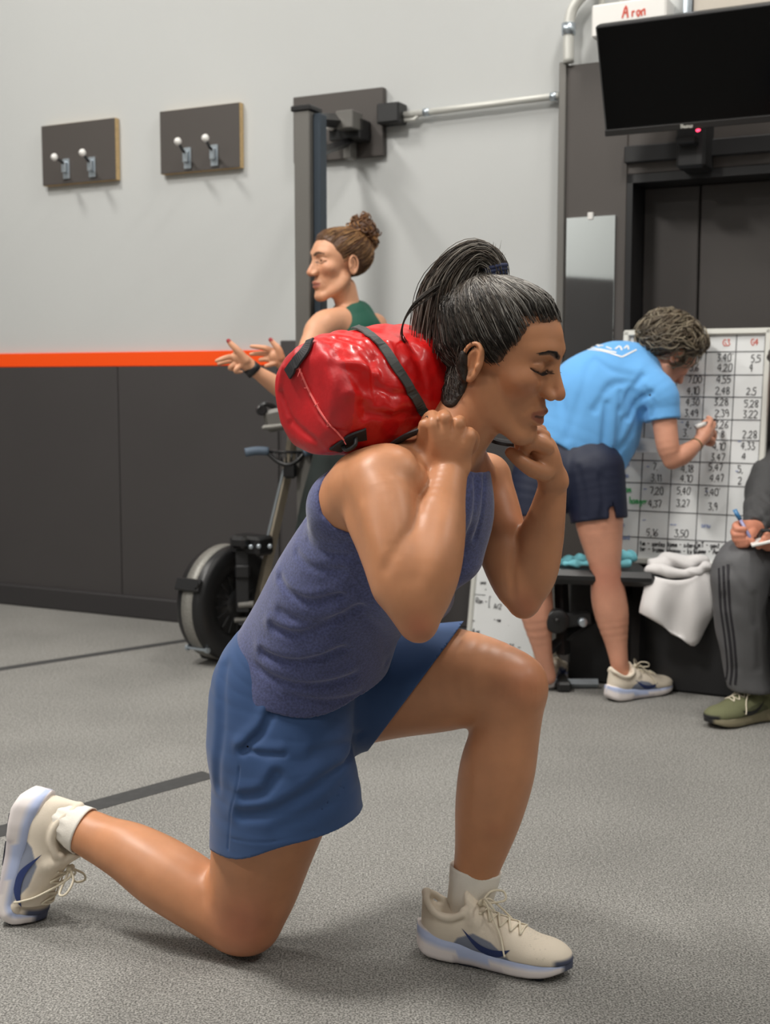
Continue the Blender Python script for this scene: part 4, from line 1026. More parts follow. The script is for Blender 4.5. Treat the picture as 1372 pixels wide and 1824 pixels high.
sock(subj, [(q(86, 1450, 2.46), .028), (q(104, 1458, 2.45), .034), (q(126, 1468, 2.44), .042), (q(150, 1480, 2.43), .0475)])
# ================= THINGS ON THE WALL =================
def plate(label, tl_, tr_, br_, pegs, group=None, peg_out=.12):
    t0, h1 = wall_hit(*tl_, .03); t1, _ = wall_hit(*tr_, .03); _, h0 = wall_hit(*br_, .03)
    o = thing('mounting_board', label, 'board', wp(t0, h0), group)
    b = MB(); wbox(b, t0, t1, h0, h1, .003, .030); b.build('panel', M['ply'], o)
    b = MB(); wbox(b, t0+.001, t1-.001, h0+.001, h1-.001, .030, .034, .001); b.build('painted_face', M['dark'], o)
    for (bx, by, kx, ky) in pegs:
        pt, ph = wall_hit(bx, by, .05); e = wp(*wall_hit(kx, ky, .034+peg_out), .034+peg_out)
        b = MB(); wbox(b, pt-.018, pt+.018, ph-.045, ph+.045, .034, .042, .002); wbox(b, pt-.012, pt+.012, ph-.02, ph+.03, .042, .060, .003); br = b.build('hook_bracket', M['steel'], o)
        b = MB(); b.tube([wp(pt, ph+.02, .055), wp(pt, ph+.03, .075), e], .006, 8); b.build('hook_rod', M['black'], br)
        b = MB(); b.lathe(e, WN, [(-.012, .002), (-.010, .012), (0, .017), (.010, .013), (.014, .001)], 14); b.build('hook_cap', M['white'], br, True)
    return o
plate('lower grey board with two hooks, leftmost on the wall', (74, 225), (205, 209), (205, 320), ((115, 300, 97, 280), (161, 297, 147, 272)))
plate('grey board with two hooks, between the other hook board and the rack', (285, 199), (427, 182), (428, 298), ((331, 281, 317, 252), (379, 276, 366, 246)))
# folding rack: board, wall bracket, arm and upright post
rk = thing('wall_rack', 'grey steel wall mounted rack with a tall upright post behind the standing woman', 'rack', q(540, 1130, 4.8)*np.array([1, 1, 0]))
t0, h1 = wall_hit(523, 174, .03); t1, _ = wall_hit(683, 154, .03); _, h0 = wall_hit(680, 277, .03)
b = MB(); wbox(b, t0, t1, h0, h1, .003, .034, .002); b.build('mounting_panel', M['dark'], rk)
PT = q(546, 200, 4.78); ph = PT[2]; PX = PT[:2]
b = MB(); b.box((PX[0], PX[1], ph/2), .066, .076, ph, WAX[:2]+((0, 0, 1),), .004); b.build('upright_post', M['post'], rk)
b = MB(); b.box((PX[0]+.050, PX[1]-.012, ph/2), .030, .050, ph-.02, WAX, .003); b.build('post_shaded_side', mat('shaded post steel', srgb(58, 68, 78), .45, .3), rk)  # darker side of the post, its shade put into this bar's colour
b = MB(); b.box((PX[0], PX[1], ph+.008), .085, .09, .02, WAX, .004); b.build('post_cap', M['black'], rk)
W1 = wp(*wall_hit(625, 235, .06), .06); a0 = np.array([PX[0]+.02, PX[1]+.02, ph-.02])
b = MB(); b.tube([a0, W1+np.array([-.02, 0, .04])], .022, 4, flat=1.2); b.build('rack_arm', M['black'], rk)
W2 = wp(*wall_hit(628, 250, .06), .06); b = MB(); b.tube([a0-np.array([0, 0, .13]), W2], .018, 4); b.build('rack_arm', M['black'], rk)
tt, hh_ = wall_hit(628, 232, .05); b = MB(); wbox(b, tt-.065, tt+.075, hh_-.05, hh_+.03, .034, .13, .004); br = b.build('pivot_bracket', M['black'], rk)
b = MB(); wbox(b, tt+.0, tt+.075, hh_-.02, hh_+.05, .10, .19, .004); b.build('pivot_block', M['post'], br)
b = MB(); b.disc(wp(tt-.05, hh_+.01, .15), WN, .022, .05, 16, .003); b.build('pivot_bolt', M['white'], br, True)
b = MB(); wbox(b, tt-.01, tt+.02, hh_-.12, hh_-.05, .05, .11, .003); b.build('locking_pin', M['post'], br)
tt2, h2 = wall_hit(571, 262, .05); b = MB(); wbox(b, tt2-.012, tt2+.016, h2-.035, h2+.035, .034, .05, .003); b.build('steel_tab', M['steel'], rk)
# junction box and conduit run
tj0, hj1 = wall_hit(676, 187, .05); tj1, hj0 = wall_hit(716, 219, .05)
o = thing('junction_box', 'small black electrical junction box right of the rack board', 'electrical box', wp(tj0, hj0, 0))
b = MB(); wbox(b, tj0, tj1, hj0, hj1, .002, .075, .004); b.build('box_body', M['black'], o); b = MB(); wbox(b, tj0+.006, tj1-.006, hj0+.006, hj1-.006, .075, .079, .001); b.build('cover', mat('dark cover', (.02, .02, .021), .5), o)
ca = wp(*wall_hit(718, 204, .04), .03); cb = wp(*wall_hit(1000, 175, .04), .03); cb[2] = ca[2]+.01
o = thing('conduit_pipe', 'thin pale conduit running from the black box to the dark portal', 'pipe', ca)
b = MB(); b.tube([ca, cb], .013, 14); b.build('pipe', M['conduit'], o, True)
b = MB(); b.tube([ca-np.array([0, 0, .02]), ca+(cb-ca)*.07-np.array([0, 0, .022]), ca+(cb-ca)*.11], .008, 8); b.build('cable', M['conduit'], o, True)
for k in (.15, .95): 
    b = MB(); c = ca+(cb-ca)*k; b.tube([c-WU*.012, c+WU*.012], .0155, 12); b.build('clamp', M['steel'], o, True)
# bent conduit and box above the portal
o = thing('bent_conduit', 'thick grey conduit bending over the top of the dark portal', 'pipe', wp(*wall_hit(1014, 105, .06), .04))
b = MB(); b.tube(spline([wp(*wall_hit(x, y, .05), .05) for x, y in ((1013, 112), (1013, 70), (1015, 35), (1024, 10), (1045, -12), (1080, -22))], 6), .020, 14); b.build('pipe', M['conduit'], o, True)
b = MB(); c = wp(*wall_hit(1013, 52, .05), .05); b.tube([c-np.array([0, 0, .02]), c+np.array([0, 0, .02])], .025, 14); b.build('coupling', M['steel'], o, True)
for x in (1052, 1090, 1132):
    o = thing('ceiling_conduit', {1052: 'thin vertical conduit above the white box, left one', 1090: 'thin vertical conduit above the white box, middle one', 1132: 'thin vertical conduit above the white box, right one'}[x], 'pipe', wp(*wall_hit(x+20, 5, .03), .03))
    b = MB(); p0 = wp(*wall_hit(x+20, 12, .03), .03); b.tube([p0, p0+np.array([0, 0, .5])], .012, 12); b.build('pipe', M['conduit'], o, True)
tb0, hb1 = wall_hit(1057, 12, .10); tb1, _ = wall_hit(1190, 2, .10); _, hb0 = wall_hit(1057, 70, .10)
o = thing('equipment_box', 'white equipment box with red handwriting on the wall above the television', 'box', wp(tb0, hb0, 0))
b = MB(); wbox(b, tb0, tb1, hb0, hb1, .002, .12, .006); bx = b.build('box_body', M['white'], o)
b = MB(); wbox(b, tb1+.04, tb1+.075, hb0, hb1+.4, .002, .05, .003); b.build('side_channel', M['steel'], o)
tc0, hc1 = wall_hit(1225, -4, .08); _, hc0 = wall_hit(1225, 26, .08)
o = thing('beige_panel', 'pale beige access panel behind the top of the television', 'panel', wp(tc0, hc0, 0))
b = MB(); wbox(b, tc0, tc0+.9, hc0-.05, hc1+.3, .002, .04, .004); p_ = b.build('panel', mat('beige panel', srgb(196, 188, 176), .6, noise=(5, .92, 1.04)), o)
b = MB(); wbox(b, tc0-.012, tc0+.012, hc0-.05, hc1+.3, .002, .05, .002); b.build('edge_strip', M['black'], o)
# ---- stroke lettering (marker handwriting) ----
GL = {'0': [[(0, .5), (.15, .95), (.5, 1), (.6, .5), (.45, .02), (.12, .05), (0, .5)]], '1': [[(.1, .8), (.3, 1), (.3, 0)]], '2': [[(0, .8), (.25, 1), (.55, .8), (.4, .45), (0, 0), (.6, .02)]],
      '3': [[(0, .95), (.5, 1), (.25, .58), (.55, .35), (.35, 0), (0, .08)]], '4': [[(.4, 0), (.42, 1), (0, .38), (.6, .4)]], '5': [[(.55, 1), (.1, 1), (.08, .58), (.45, .6), (.55, .25), (.3, 0), (0, .05)]],
      '6': [[(.5, 1), (.1, .6), (0, .2), (.3, 0), (.52, .25), (.3, .5), (.05, .35)]], '7': [[(0, 1), (.55, .98), (.2, 0)]], '8': [[(.3, .52), (.05, .78), (.3, 1), (.52, .78), (.3, .52), (.02, .25), (.3, 0), (.56, .25), (.3, .52)]],
      '9': [[(.5, .65), (.25, .5), (.02, .75), (.25, 1), (.5, .8), (.48, .4), (.4, 0)]], ',': [[(.12, .08), (.05, -.12)]], '.': [[(.1, .0), (.13, .03)]], "'": [[(.1, 1.1), (.06, .9)]], '-': [[(0, .45), (.45, .47)]], '/': [[(0, 0), (.35, 1)]],
      'G': [[(.6, .85), (.3, 1), (0, .5), (.3, 0), (.62, .15), (.6, .48), (.35, .48)]], 'A': [[(0, 0), (.32, 1), (.62, 0)], [(.12, .38), (.5, .38)]], 'R': [[(0, 0), (0, 1), (.5, .85), (.42, .52), (0, .5), (.55, 0)]], 'S': [[(.5, .9), (.2, 1), (.05, .7), (.5, .35), (.35, 0), (0, .08)]],
      'T': [[(0, 1), (.6, 1)], [(.3, 1), (.3, 0)]], 'a': [[(.45, .5), (.15, .55), (0, .25), (.15, 0), (.42, .15), (.46, .52), (.5, 0)]], 'e': [[(.02, .28), (.4, .34), (.3, .55), (.05, .4), (.1, .05), (.42, .08)]], 'i': [[(.1, .5), (.12, 0)], [(.12, .75), (.13, .78)]], 'k': [[(0, 1), (0, 0)], [(.4, .6), (.02, .3), (.42, 0)]],
      'l': [[(.1, 1), (.1, .05), (.2, 0)]], 'm': [[(0, 0), (0, .5), (.05, .4), (.2, .55), (.25, 0), (.27, .4), (.42, .55), (.5, 0)]], 'n': [[(0, 0), (0, .5), (.05, .4), (.3, .55), (.4, 0)]], 'o': [[(.2, .55), (0, .28), (.2, 0), (.42, .28), (.2, .55)]], 'r': [[(0, 0), (0, .5), (.1, .45), (.32, .55)]],
      's': [[(.36, .5), (.1, .52), (.1, .35), (.35, .2), (.2, 0), (0, .05)]], 't': [[(.18, .9), (.18, .05), (.32, 0)], [(0, .6), (.36, .6)]], 'w': [[(0, .5), (.12, 0), (.25, .4), (.38, 0), (.5, .5)]], 'u': [[(0, .5), (.05, 0), (.35, .05), (.38, .5), (.4, 0)]], 'h': [[(0, 1), (0, 0)], [(0, .4), (.3, .5), (.36, 0)]], 'g': [[(.4, .5), (.05, .5), (.05, .1), (.38, .1), (.4, .5), (.36, -.35), (.05, -.3)]],
      'B': [[(0, 0), (0, 1), (.45, .8), (.05, .55), (.5, .25), (0, 0)]], 'H': [[(0, 0), (0, 1)], [(.5, 0), (.5, 1)], [(0, .5), (.5, .5)]], ' ': [], '[': [[(.3, 1.4), (0, 1.4), (0, -.6), (.3, -.6)]], '~': [[(0, .4), (.2, .5), (.4, .4), (.7, .5)]]}
def write(mb, txt, o, ux, uy, h, wd, n, seed=0, asp=.8):   # lays strokes on the plane through o spanned by ux, uy with normal n
    r = np.random.default_rng(seed+len(txt)*7+sum(map(ord, txt))); x = 0
    for ch in txt:
        w = 0
        for st in GL.get(ch, []):
            P = [np.array([x+a*h*asp, b*h]) + r.normal(size=2)*h*.03 for a, b in st]
            if len(P) > 2: P = spline(P, 3)
            w = max(w, max(a for a, _ in st))
            L_ = [o + ux*p[0] + uy*p[1] for p in P]
            N_ = np.tile(n, (len(L_), 1)); ribbon(mb, np.array(L_), N_, wd, .0006, .0004)
        x += (w if w else .3)*h*asp + h*.14
    return x
b = MB(); wt, wh = wall_hit(1108, 31, .13)
write(b, 'A', wp(wt, wh, .1205), WU, np.array([0, 0, 1.]), .042, .007, WN); write(b, 'ron', wp(wt+.035, wh, .1205), WU, np.array([0, 0, 1.]), .038, .006, WN); b.build('red_writing', M['red_ink'], bx)
# ---- television ----
tvt, tvb = wall_hit(1062, 46, .40), wall_hit(1079, 243, .26)
tv = thing('television', 'large black flat television tilted forward on the dark portal', 'television', wp(tvb[0], tvb[1], .26))
TB, TT = wp(tvb[0], tvb[1], .26), wp(tvb[0], tvt[1], .40); TUP = nrm(TT-TB); TN = nrm(np.cross(WU, TUP)); TN = TN if TN[1] < 0 else -TN
th_ = np.linalg.norm(TT-TB); tw_ = th_*16/9; tc_ = TB+WU*tw_/2+TUP*th_/2; TA = (WU, TN, TUP)
b = MB(); b.box(tc_-TN*.025, tw_, .05, th_, TA, .006); b.build('housing', M['black'], tv)
b = MB(); b.box(tc_+TN*.001+TUP*.008, tw_-.016, .004, th_-.034, TA); b.build('screen', M['screen'], tv)
b = MB(); b.box(TB+WU*tw_/2+TUP*.011+TN*.003, tw_, .008, .022, TA, .002); bz = b.build('bottom_bezel', mat('dark grey bezel', (.018, .017, .017), .35), tv)
lp = wall_hit(1243, 232, .27); lc = TB + WU*((wp(*lp, .27)-TB) @ WU) + TUP*.002 + TN*.006
b = MB(); b.box(lc-TUP*.008, .016, .010, .008, TA, .003); b.disc(lc-TUP*.008+TN*.007, TN, .0038, .004, 14); b.build('standby_light', M['led'], bz)
b = MB(); write(b, 'Hisense', lc-WU*.055+TUP*.004+TN*.002, WU, TUP, .013, .0035, TN); b.build('brand_lettering', M['alu'], bz)
b = MB(); mc = lc-TUP*.05-TN*.05; b.box(wp(*wall_hit(1240, 215, .1), .10), .10, .14, .34, WAX, .01); b.box(wp(*wall_hit(1236, 258, .1), .16), .07, .12, .03, WAX, .006); b.box(wp(*wall_hit(1236, 262, .1), .05), .52, .03, .06, WAX, .004); b.build('wall_mount', M['black_matte'], tv)
# ---- mirror ----
mt0, mh1 = wall_hit(1009, 388, PO+.012); mt1, _ = wall_hit(1096, 384, PO+.012)
mi = thing('wall_mirror', 'tall narrow frameless mirror on the dark portal beside the recess', 'mirror', wp(mt0, .55, PO))
b = MB(); wbox(b, mt0, mt1, .62, mh1, PO, PO+.010, .001); b.build('mirror_glass', M['mirror'], mi)
for k in (.5,):
    b = MB(); c = mt0+(mt1-mt0)*k; wbox(b, c-.010, c+.010, mh1-.012, mh1+.014, PO, PO+.018, .002); b.build('mirror_clip', M['white'], mi)
# ---- tall whiteboard leaning on the portal ----
BO1, BO0 = PO+.03, PO+.14
_, bh1 = wall_hit(1113, 590, BO1); bt0, _ = wall_hit(1113, 590, BO1); bt1 = wall_hit(1376, 600, BO1)[0]; bh0 = wall_hit(1180, 1006, BO0)[1]
B0 = wp(bt0, bh0, BO0); BUP = nrm(wp(bt0, bh1, BO1)-B0); BNM = nrm(np.cross(WU, BUP)); BNM = BNM if BNM[1] < 0 else -BNM
BHT = np.linalg.norm(wp(bt0, bh1, BO1)-B0); BWD = bt1-bt0; BAX = (WU, BNM, BUP)
def bpx(px, py):                     # photo pixel -> board coordinates
    d = ray(px, py); k = ((B0-CO) @ BNM)/(d @ BNM); P = CO+d*k-B0; return P @ WU, P @ BUP
wb = thing('whiteboard', 'tall white dry erase board with a grid of handwritten times, behind the man in blue', 'whiteboard', B0)
b = MB(); b.box(B0+WU*BWD/2+BUP*BHT/2-BNM*.008, BWD, .014, BHT, BAX); wsurf = b.build('writing_surface', M['board'], wb)
for nm, (c, sx, sz) in {'a': (B0+WU*.010+BUP*BHT/2, .022, BHT), 'b': (B0+WU*(BWD-.010)+BUP*BHT/2, .022, BHT), 'c': (B0+WU*BWD/2+BUP*(BHT-.009), BWD, .022), 'd': (B0+WU*BWD/2+BUP*.009, BWD, .022)}.items():
    b = MB(); b.box(c+BNM*.001, sx, .024, sz, BAX, .004); b.build('frame_rail', M['alu'], wb)
cols = [bpx(x, 864)[0] for x in (1148.5-6, 1195, 1245, 1298, 1349)]; rows_ = [bpx(1250, y)[1] for y in (627, 668, 707, 747, 783, 823, 864, 915, 963)]
for x in cols: b = MB(); b.box(B0+WU*x+BUP*BHT/2+BNM*.0002, .0028, .001, BHT-.04, BAX); b.build('grid_line', M['grid'], wsurf)
for y in rows_: b = MB(); b.box(B0+WU*BWD/2+BUP*y+BNM*.0002, BWD-.04, .001, .0028, BAX); b.build('grid_line', M['grid'], wsurf)
bk, rd, gr, bl = MB(), MB(), MB(), MB()
def wt_(mb, px, py, s, h=12.5, w=.0027): x, y = bpx(px, py); write(mb, s, B0+WU*x+BUP*y, WU, BUP, h/505, w, BNM, int(px))
for px, py, s in ((1236, 615, 'G2'), (1288, 616, 'G3'), (1338, 615, 'G4')): wt_(rd, px, py, s, 11, .0030)
for px, py, s in ((1231, 642, "5,17"), (1278, 643, "3,40'"), (1338, 645, '5,5'), (1229, 661, '5,6'), (1279, 661, '4,20'), (1335, 661, '4'), (1226, 682, '7,00'), (1277, 682, '4,55'), (1224, 702, '4,10'), (1275, 702, '2,48'), (1330, 703, '2,5'),
                  (1222, 722, '4,30'), (1273, 722, '3,28'), (1326, 725, '5,28'), (1220, 742, '3,49'), (1274, 742, '2,39'), (1324, 744, '3,22'), (1222, 762, '4,'), (1273, 762, '3,26'), (1217, 777, '3,'), (1272, 779, '2 8'), (1323, 780, '2,28'),
                  (1270, 801, '4,10'), (1320, 800, '4,33'), (1267, 820, '3,47'), (1322, 819, '4'), (1163, 837, '7,'), (1214, 841, '4,18'), (1263, 838, '5,47'), (1314, 842, '5,'), (1160, 857, '3,11'), (1212, 858, '4,10'), (1265, 857, '4,47'), (1315, 862, '2'),
                  (1158, 880, '7,20'), (1206, 880, '5,40'), (1255, 882, "3,40'"), (1155, 903, '4,37'), (1205, 902, '3,27'), (1262, 908, '3,9'), (1152, 954, '5,16'), (1202, 956, '3,50')): wt_(bk, px, py, s)
for px, py, s in ((1140, 971, 'tim - santes'), (1140, 981, 'ter - tramm'), (1189, 973, 'tamm - siterg'), (1189, 984, 'shannn - kirtee'), (1239, 974, 'GeT - gent'), (1239, 985, 'Tame - Am')): wt_(bk, px, py, s, 9, .0030)
for px, py, s in ((1107, 876, 'Sam'), (1110, 896, 'A hamger')): wt_(gr, px, py, s, 12, .0034)
for px, py, s in ((1112, 830, 'sim'), (1112, 850, 'as'), (1152, 835, '~'), (1147, 875, '~'), (1194, 938, '~~'), (1250, 939, 'sosu'), (1145, 930, '~'), (1315, 790, '~'), (1310, 843, '~'), (1213, 756, '~'), (1256, 879, '~'), (1105, 938, 'un'), (1107, 960, 'Sunt')): wt_(bl, px, py, s, 9, .003)
for k, m_, nm in ((bk, 'ink', 'black_writing'), (rd, 'red_ink', 'red_writing'), (gr, 'green_ink', 'green_writing'), (bl, 'blue_ink', 'blue_writing')):
    k.build(nm, M[m_], wsurf)['kind'] = 'stuff'
# ---- small whiteboard on the floor ----
SO1, SO0 = .02, .13
st0 = wall_hit(830, 1118, SO0)[0]; st1 = wall_hit(958, 1110, SO0)[0]; sh1 = wall_hit(900, 925, SO1)[1]
B0, BO_ = wp(st0, 0.012, SO0), wp(st0, sh1, SO1); BUP = nrm(BO_-B0); BNM = nrm(np.cross(WU, BUP)); BNM = BNM if BNM[1] < 0 else -BNM; BHT = np.linalg.norm(BO_-B0); BWD = st1-st0; BAX = (WU, BNM, BUP)
sb = thing('small_whiteboard', 'small white dry erase board on the floor behind her far elbow', 'whiteboard', B0)
b = MB(); b.box(B0+WU*BWD/2+BUP*BHT/2-BNM*.008, BWD, .014, BHT, BAX); ss = b.build('writing_surface', M['board'], sb)
for (c, sx, sz) in ((B0+WU*.008+BUP*BHT/2, .018, BHT), (B0+WU*(BWD-.008)+BUP*BHT/2, .018, BHT), (B0+WU*BWD/2+BUP*(BHT-.008), BWD, .018), (B0+WU*BWD/2+BUP*.008, BWD, .018)):
    b = MB(); b.box(c+BNM*.001, sx, .022, sz, BAX, .003); b.build('frame_rail', M['alu'], sb)
bk = MB()
for px, py, s, h in ((854, 1040, 'Luna', 8), (864, 1053, '-', 8), (848, 1074, 'Ran - [', 10), (880, 1084, 'A/2', 10), (880, 1107, '- nm', 8), (842, 1109, '~', 8), (842, 1127, 'A ne', 8), (904, 1155, 'ITG L~', 9), (905, 1114, '.', 8), (845, 1061, '--------', 6)): wt_(bk, px, py, s, h, .0028)
bk.build('black_writing', M['ink'], ss)['kind'] = 'stuff'
# ================= EXERCISE BIKE =================
M['strap'] = mat('grey perforated band', srgb(150, 148, 142), .5, .3, noise=(260, .55, 1.15)); M['beige'] = mat('beige painted steel', srgb(176, 166, 148), .4, .3)
M['grip'] = mat('blue grey rubber grip', srgb(84, 98, 114), .6)
bk = thing('exercise_bike', 'black fan exercise bike with a beige mast standing by the charcoal wall', 'exercise bike', qz(405, 1165))
FC = q(404, 1072, 4.86); FA = nrm((.82, -.57, 0)); FR = FC[2]-.004
b = MB(); b.lathe(FC, FA, [(-.065, .001), (-.065, FR*.90), (-.058, FR*.97), (-.045, FR), (.045, FR), (.058, FR*.97), (.065, FR*.90), (.066, FR*.62), (.050, FR*.58), (.050, .06), (.062, .055), (.062, .001)], 56); fw = b.build('flywheel_housing', M['black'], bk, True)
b = MB(); b.lathe(FC, FA, [(-.026, FR-.001), (-.026, FR+.0035), (.026, FR+.0035), (.026, FR-.001)], 56); b.build('perforated_band', M['strap'], fw, True)
for k in range(16):
    a = 2*math.pi*k/16; u = nrm(np.cross(FA, (0, 0, 1))); w = np.cross(FA, u); d = u*math.cos(a)+w*math.sin(a)
    b = MB(); b.box(FC+FA*.052+d*FR*.33, .006, FR*.42, .012, (FA, d, np.cross(FA, d)), .002); b.build('fan_blade', M['black_matte'], fw)
ul = nrm(np.cross((0, 0, 1), FA)); ul = ul if ul[0] < 0 else -ul
def onrim(a, r): return FC + (ul*math.cos(a)+np.array([0, 0, 1])*math.sin(a))*r
for a, nm in ((.42, 'band_clamp'), (-.75, 'band_clamp')):
    c = onrim(a, FR+.008); t = nrm(onrim(a+.05, FR)-onrim(a-.05, FR)); b = MB()
    if a > 0: b.box(c, .12, .024, .050, (FA, nrm(c-FC), t), .005); b.disc(c+FA*.05+nrm(c-FC)*.014, nrm(c-FC), .012, .01, 12)
    else: b.tube([c-FA*.05, c+FA*.05], .006, 8); b.disc(c-FA*.05, FA, .011, .012, 12); b.disc(c+FA*.05, FA, .011, .012, 12)
    b.build(nm, M['black'] if a > 0 else M['steel'], fw)
hb = q(448, 970, 4.80)
b = MB(); b.box(hb, .15, .10, .075, (FA, np.cross((0, 0, 1), FA), (0, 0, 1)), .012); hd2 = b.build('drive_head', M['black'], bk)
b = MB(); b.box(q(428, 966, 4.74), .07, .05, .05, (FA, np.cross((0, 0, 1), FA), (0, 0, 1)), .014); b.build('hinge_cover', M['black'], hd2)
for px, py in ((447, 974), (461, 973), (481, 973)): b = MB(); b.disc(q(px, py, 4.725), (0, -1, 0), .009, .012, 12, .002); b.build('bolt', M['steel'], hd2, True)
b = MB(); b.box(q(432, 1035, 4.76), .050, .012, .24, ((1, 0, 0), (0, 1, 0), (0, 0, 1)), .003); b.build('foot_strap', M['black_matte'], bk)
b = MB(); b.box(q(432, 1018, 4.75), .056, .02, .05, ((1, 0, 0), (0, 1, 0), (0, 0, 1)), .006); b.build('strap_buckle', M['black'], bk)
b = MB(); b.tube([q(425, 1078, 4.76), q(452, 1076, 4.76)], .013, 10); b.tube([q(418, 1105, 4.78), q(450, 1102, 4.78)], .010, 10); b.build('foot_rail', M['post'], bk)
b = MB(); b.tube([q(452, 1120, 4.85), q(480, 985, 4.84), q(516, 822, 4.80), q(524, 760, 4.82)], .021, 4); b.build('mast', M['beige'], bk)
b = MB(); b.tube([q(470, 985, 4.80), q(506, 835, 4.76)], .006, 8); b.build('chain_guard', M['steel'], bk)
b = MB(); b.tube([q(420, 1110, 4.86), q(500, 1120, 4.9), q(560, 1125, 5.0)], .030, 4); b.build('main_rail', M['black'], bk)
fl = qz(560, 1150); b = MB(); b.box(qz(415, 1160)+np.array([0, 0, .02]), .34, .06, .04, (ul, nrm(np.cross(ul, (0, 0, 1))), (0, 0, 1)), .01); b.build('front_foot', M['black'], bk)
b = MB(); b.tube([q(560, 1125, 5.0), fl+np.array([.03, .02, .02])], .022, 4); b.box(fl+np.array([.03, .02, .015]), .30, .05, .03, None, .008); b.build('rear_foot', M['black'], bk)
hbm = b = MB(); b.tube(spline([q(476, 806, 4.74), q(495, 822, 4.73), q(514, 828, 4.72), (q(530, 820, 4.73)), q(541, 808, 4.74)], 5), .009, 8); b.tube([q(476, 804, 4.74), q(541, 806, 4.74)], .006, 8)
for x in (488, 499, 509, 520, 531): b.tube([q(x, 806, 4.738), q(x+(514-x)*.25, 824, 4.73)], .004, 6)
hbo = hbm.build('handlebar', M['black'], bk, True)
for A_, B_ in (((437, 806), (478, 804)), ((541, 806), (585, 800))):
    b = MB(); P = spline([q(*A_, 4.72), q((A_[0]+B_[0])/2, (A_[1]+B_[1])/2-2, 4.73), q(*B_, 4.74)], 4); b.tube(P, .0165, 12); b.build('hand_grip', M['grip'], hbo, True)
b = MB(); b.box(q(517, 838, 4.74), .05, .05, .06, None, .01); b.build('handlebar_clamp', M['black'], bk)
mo = q(491, 748, 4.76); b = MB(); b.box(mo, .085, .06, .085, ((.96, -.2, .2), (0, 1, 0), (-.2, 0, .96)), .014); b.build('monitor', M['post'], bk)
b = MB(); b.box(q(487, 760, 4.72), .085, .05, .018, ((.98, 0, .1), (0, 1, 0), (-.1, 0, .98)), .007); b.build('phone_shelf', M['strap'], bk)
b = MB(); b.tube(spline([q(462, 727, 4.75), q(472, 720, 4.75), q(486, 724, 4.76), q(498, 738, 4.77)], 4), .010, 8); b.disc(q(466, 731, 4.74), (.3, -1, .1), .020, .02, 12, .004); b.build('monitor_knob', M['black'], bk)
# ================= BLACK BOX, BENCH, CLOTHS =================
bxt = wall_hit(1012, 1100, .3)[0]; BXH = .415
bx_ = thing('storage_bench', 'long black box under the tall whiteboard and the seated person', 'bench', wp(bxt, 0, .15))
b = MB(); wbox(b, bxt, bxt+2.3, 0, BXH-.05, .045, .30, .01); b.build('box_body', M['black_matte'], bx_); b = MB(); wbox(b, bxt-.01, bxt+2.31, BXH-.048, BXH, .042, .315, .012); b.build('padded_top', M['black'], bx_)
wbn = thing('weight_bench', 'black adjustable weight bench behind the legs of the man in blue', 'bench', qz(1020, 1195))
BY = 4.36
b = MB(); b.tube([q(980, 1020, BY), q(1150, 1028, BY-.02)], .075, 4, flat=.35); b.V = b.V; b.build('seat_pad', M['black_matte'], wbn)
b = MB(); b.box((q(980, 1018, BY)+q(1150, 1024, BY))/2, .36, .26, .05, (nrm(q(1150, 1024, BY)-q(980, 1018, BY)), (0, 1, 0), (0, 0, 1)), .018); b.build('back_pad', M['black'], wbn)
b = MB(); b.tube([q(978, 1158, BY), q(1060, 1098, BY), q(1150, 1040, BY)], .020, 4); b.build('support_strut', M['black'], wbn)
b = MB(); b.disc(q(992, 1106, BY-.06), (.1, -1, 0), .043, .03, 24, .006); b.disc(q(992, 1105, BY-.085), (.1, -1, 0), .008, .02, 10); b.build('adjuster_wheel', M['black'], wbn, True)
b = MB(); b.disc(q(1038, 1108, BY-.05), (.1, -1, 0), .016, .03, 14, .003); b.build('pivot_bolt', M['steel'], wbn, True)
b = MB(); b.box(q(1012, 1104, BY-.03), .17, .03, .05, ((.98, 0, .1), (0, 1, 0), (-.1, 0, .98)), .008); b.build('adjuster_plate', M['black'], wbn)
for A_, B_ in ((q(1000, 1040, BY), q(1004, 1165, BY)), (q(1140, 1040, BY-.02), q(1135, 1195, BY-.02))): b = MB(); b.tube([A_, B_], .025, 4); b.build('upright_leg', M['black'], wbn)
fz_ = .02; A_, B_ = q(985, 1170, BY+.02), q(1066, 1175, BY+.02); A_[2] = B_[2] = fz_
b = MB(); b.tube([A_, B_], .016, 4); b.build('base_rail', M['steel'], wbn)
for P in (q(1004, 1175, BY), q(1135, 1205, BY-.02)): b = MB(); b.box((P[0], P[1]+.06, .018), .05, .20, .036, None, .008); b.build('foot', M['black'], wbn)
def cloth_sheet(pts, thick=.004, n=1):   # a folded sheet: quad rows of 3D points
    V = np.array(pts, float); r, c, _ = V.shape; V = np.array([spline(row, 4) for row in V]); V = np.array([spline(V[:, j], 4) for j in range(V.shape[1])]).transpose(1, 0, 2)
    r, c, _ = V.shape; Nn = np.cross(np.gradient(V, axis=1), np.gradient(V, axis=0)); Nn /= np.maximum(np.linalg.norm(Nn, axis=2, keepdims=True), 1e-9)
    A = V.reshape(-1, 3); B = (V+Nn*thick).reshape(-1, 3); k = r*c; F = []
    for i in range(r-1):
        for j in range(c-1): a = i*c+j; F += [(a, a+1, a+c+1, a+c), (k+a, k+a+c, k+a+c+1, k+a+1)]
    bd = [j for j in range(c)] + [i*c+c-1 for i in range(1, r)] + [(r-1)*c+j for j in range(c-2, -1, -1)] + [i*c for i in range(r-2, 0, -1)]
    for i in range(len(bd)): a, b2 = bd[i], bd[(i+1) % len(bd)]; F.append((a, k+a, k+b2, b2))
    return np.concatenate([A, B]), F
tw = thing('towel', 'white towel draped over the edge of the black box', 'towel', q(1200, 1010, 4.3))
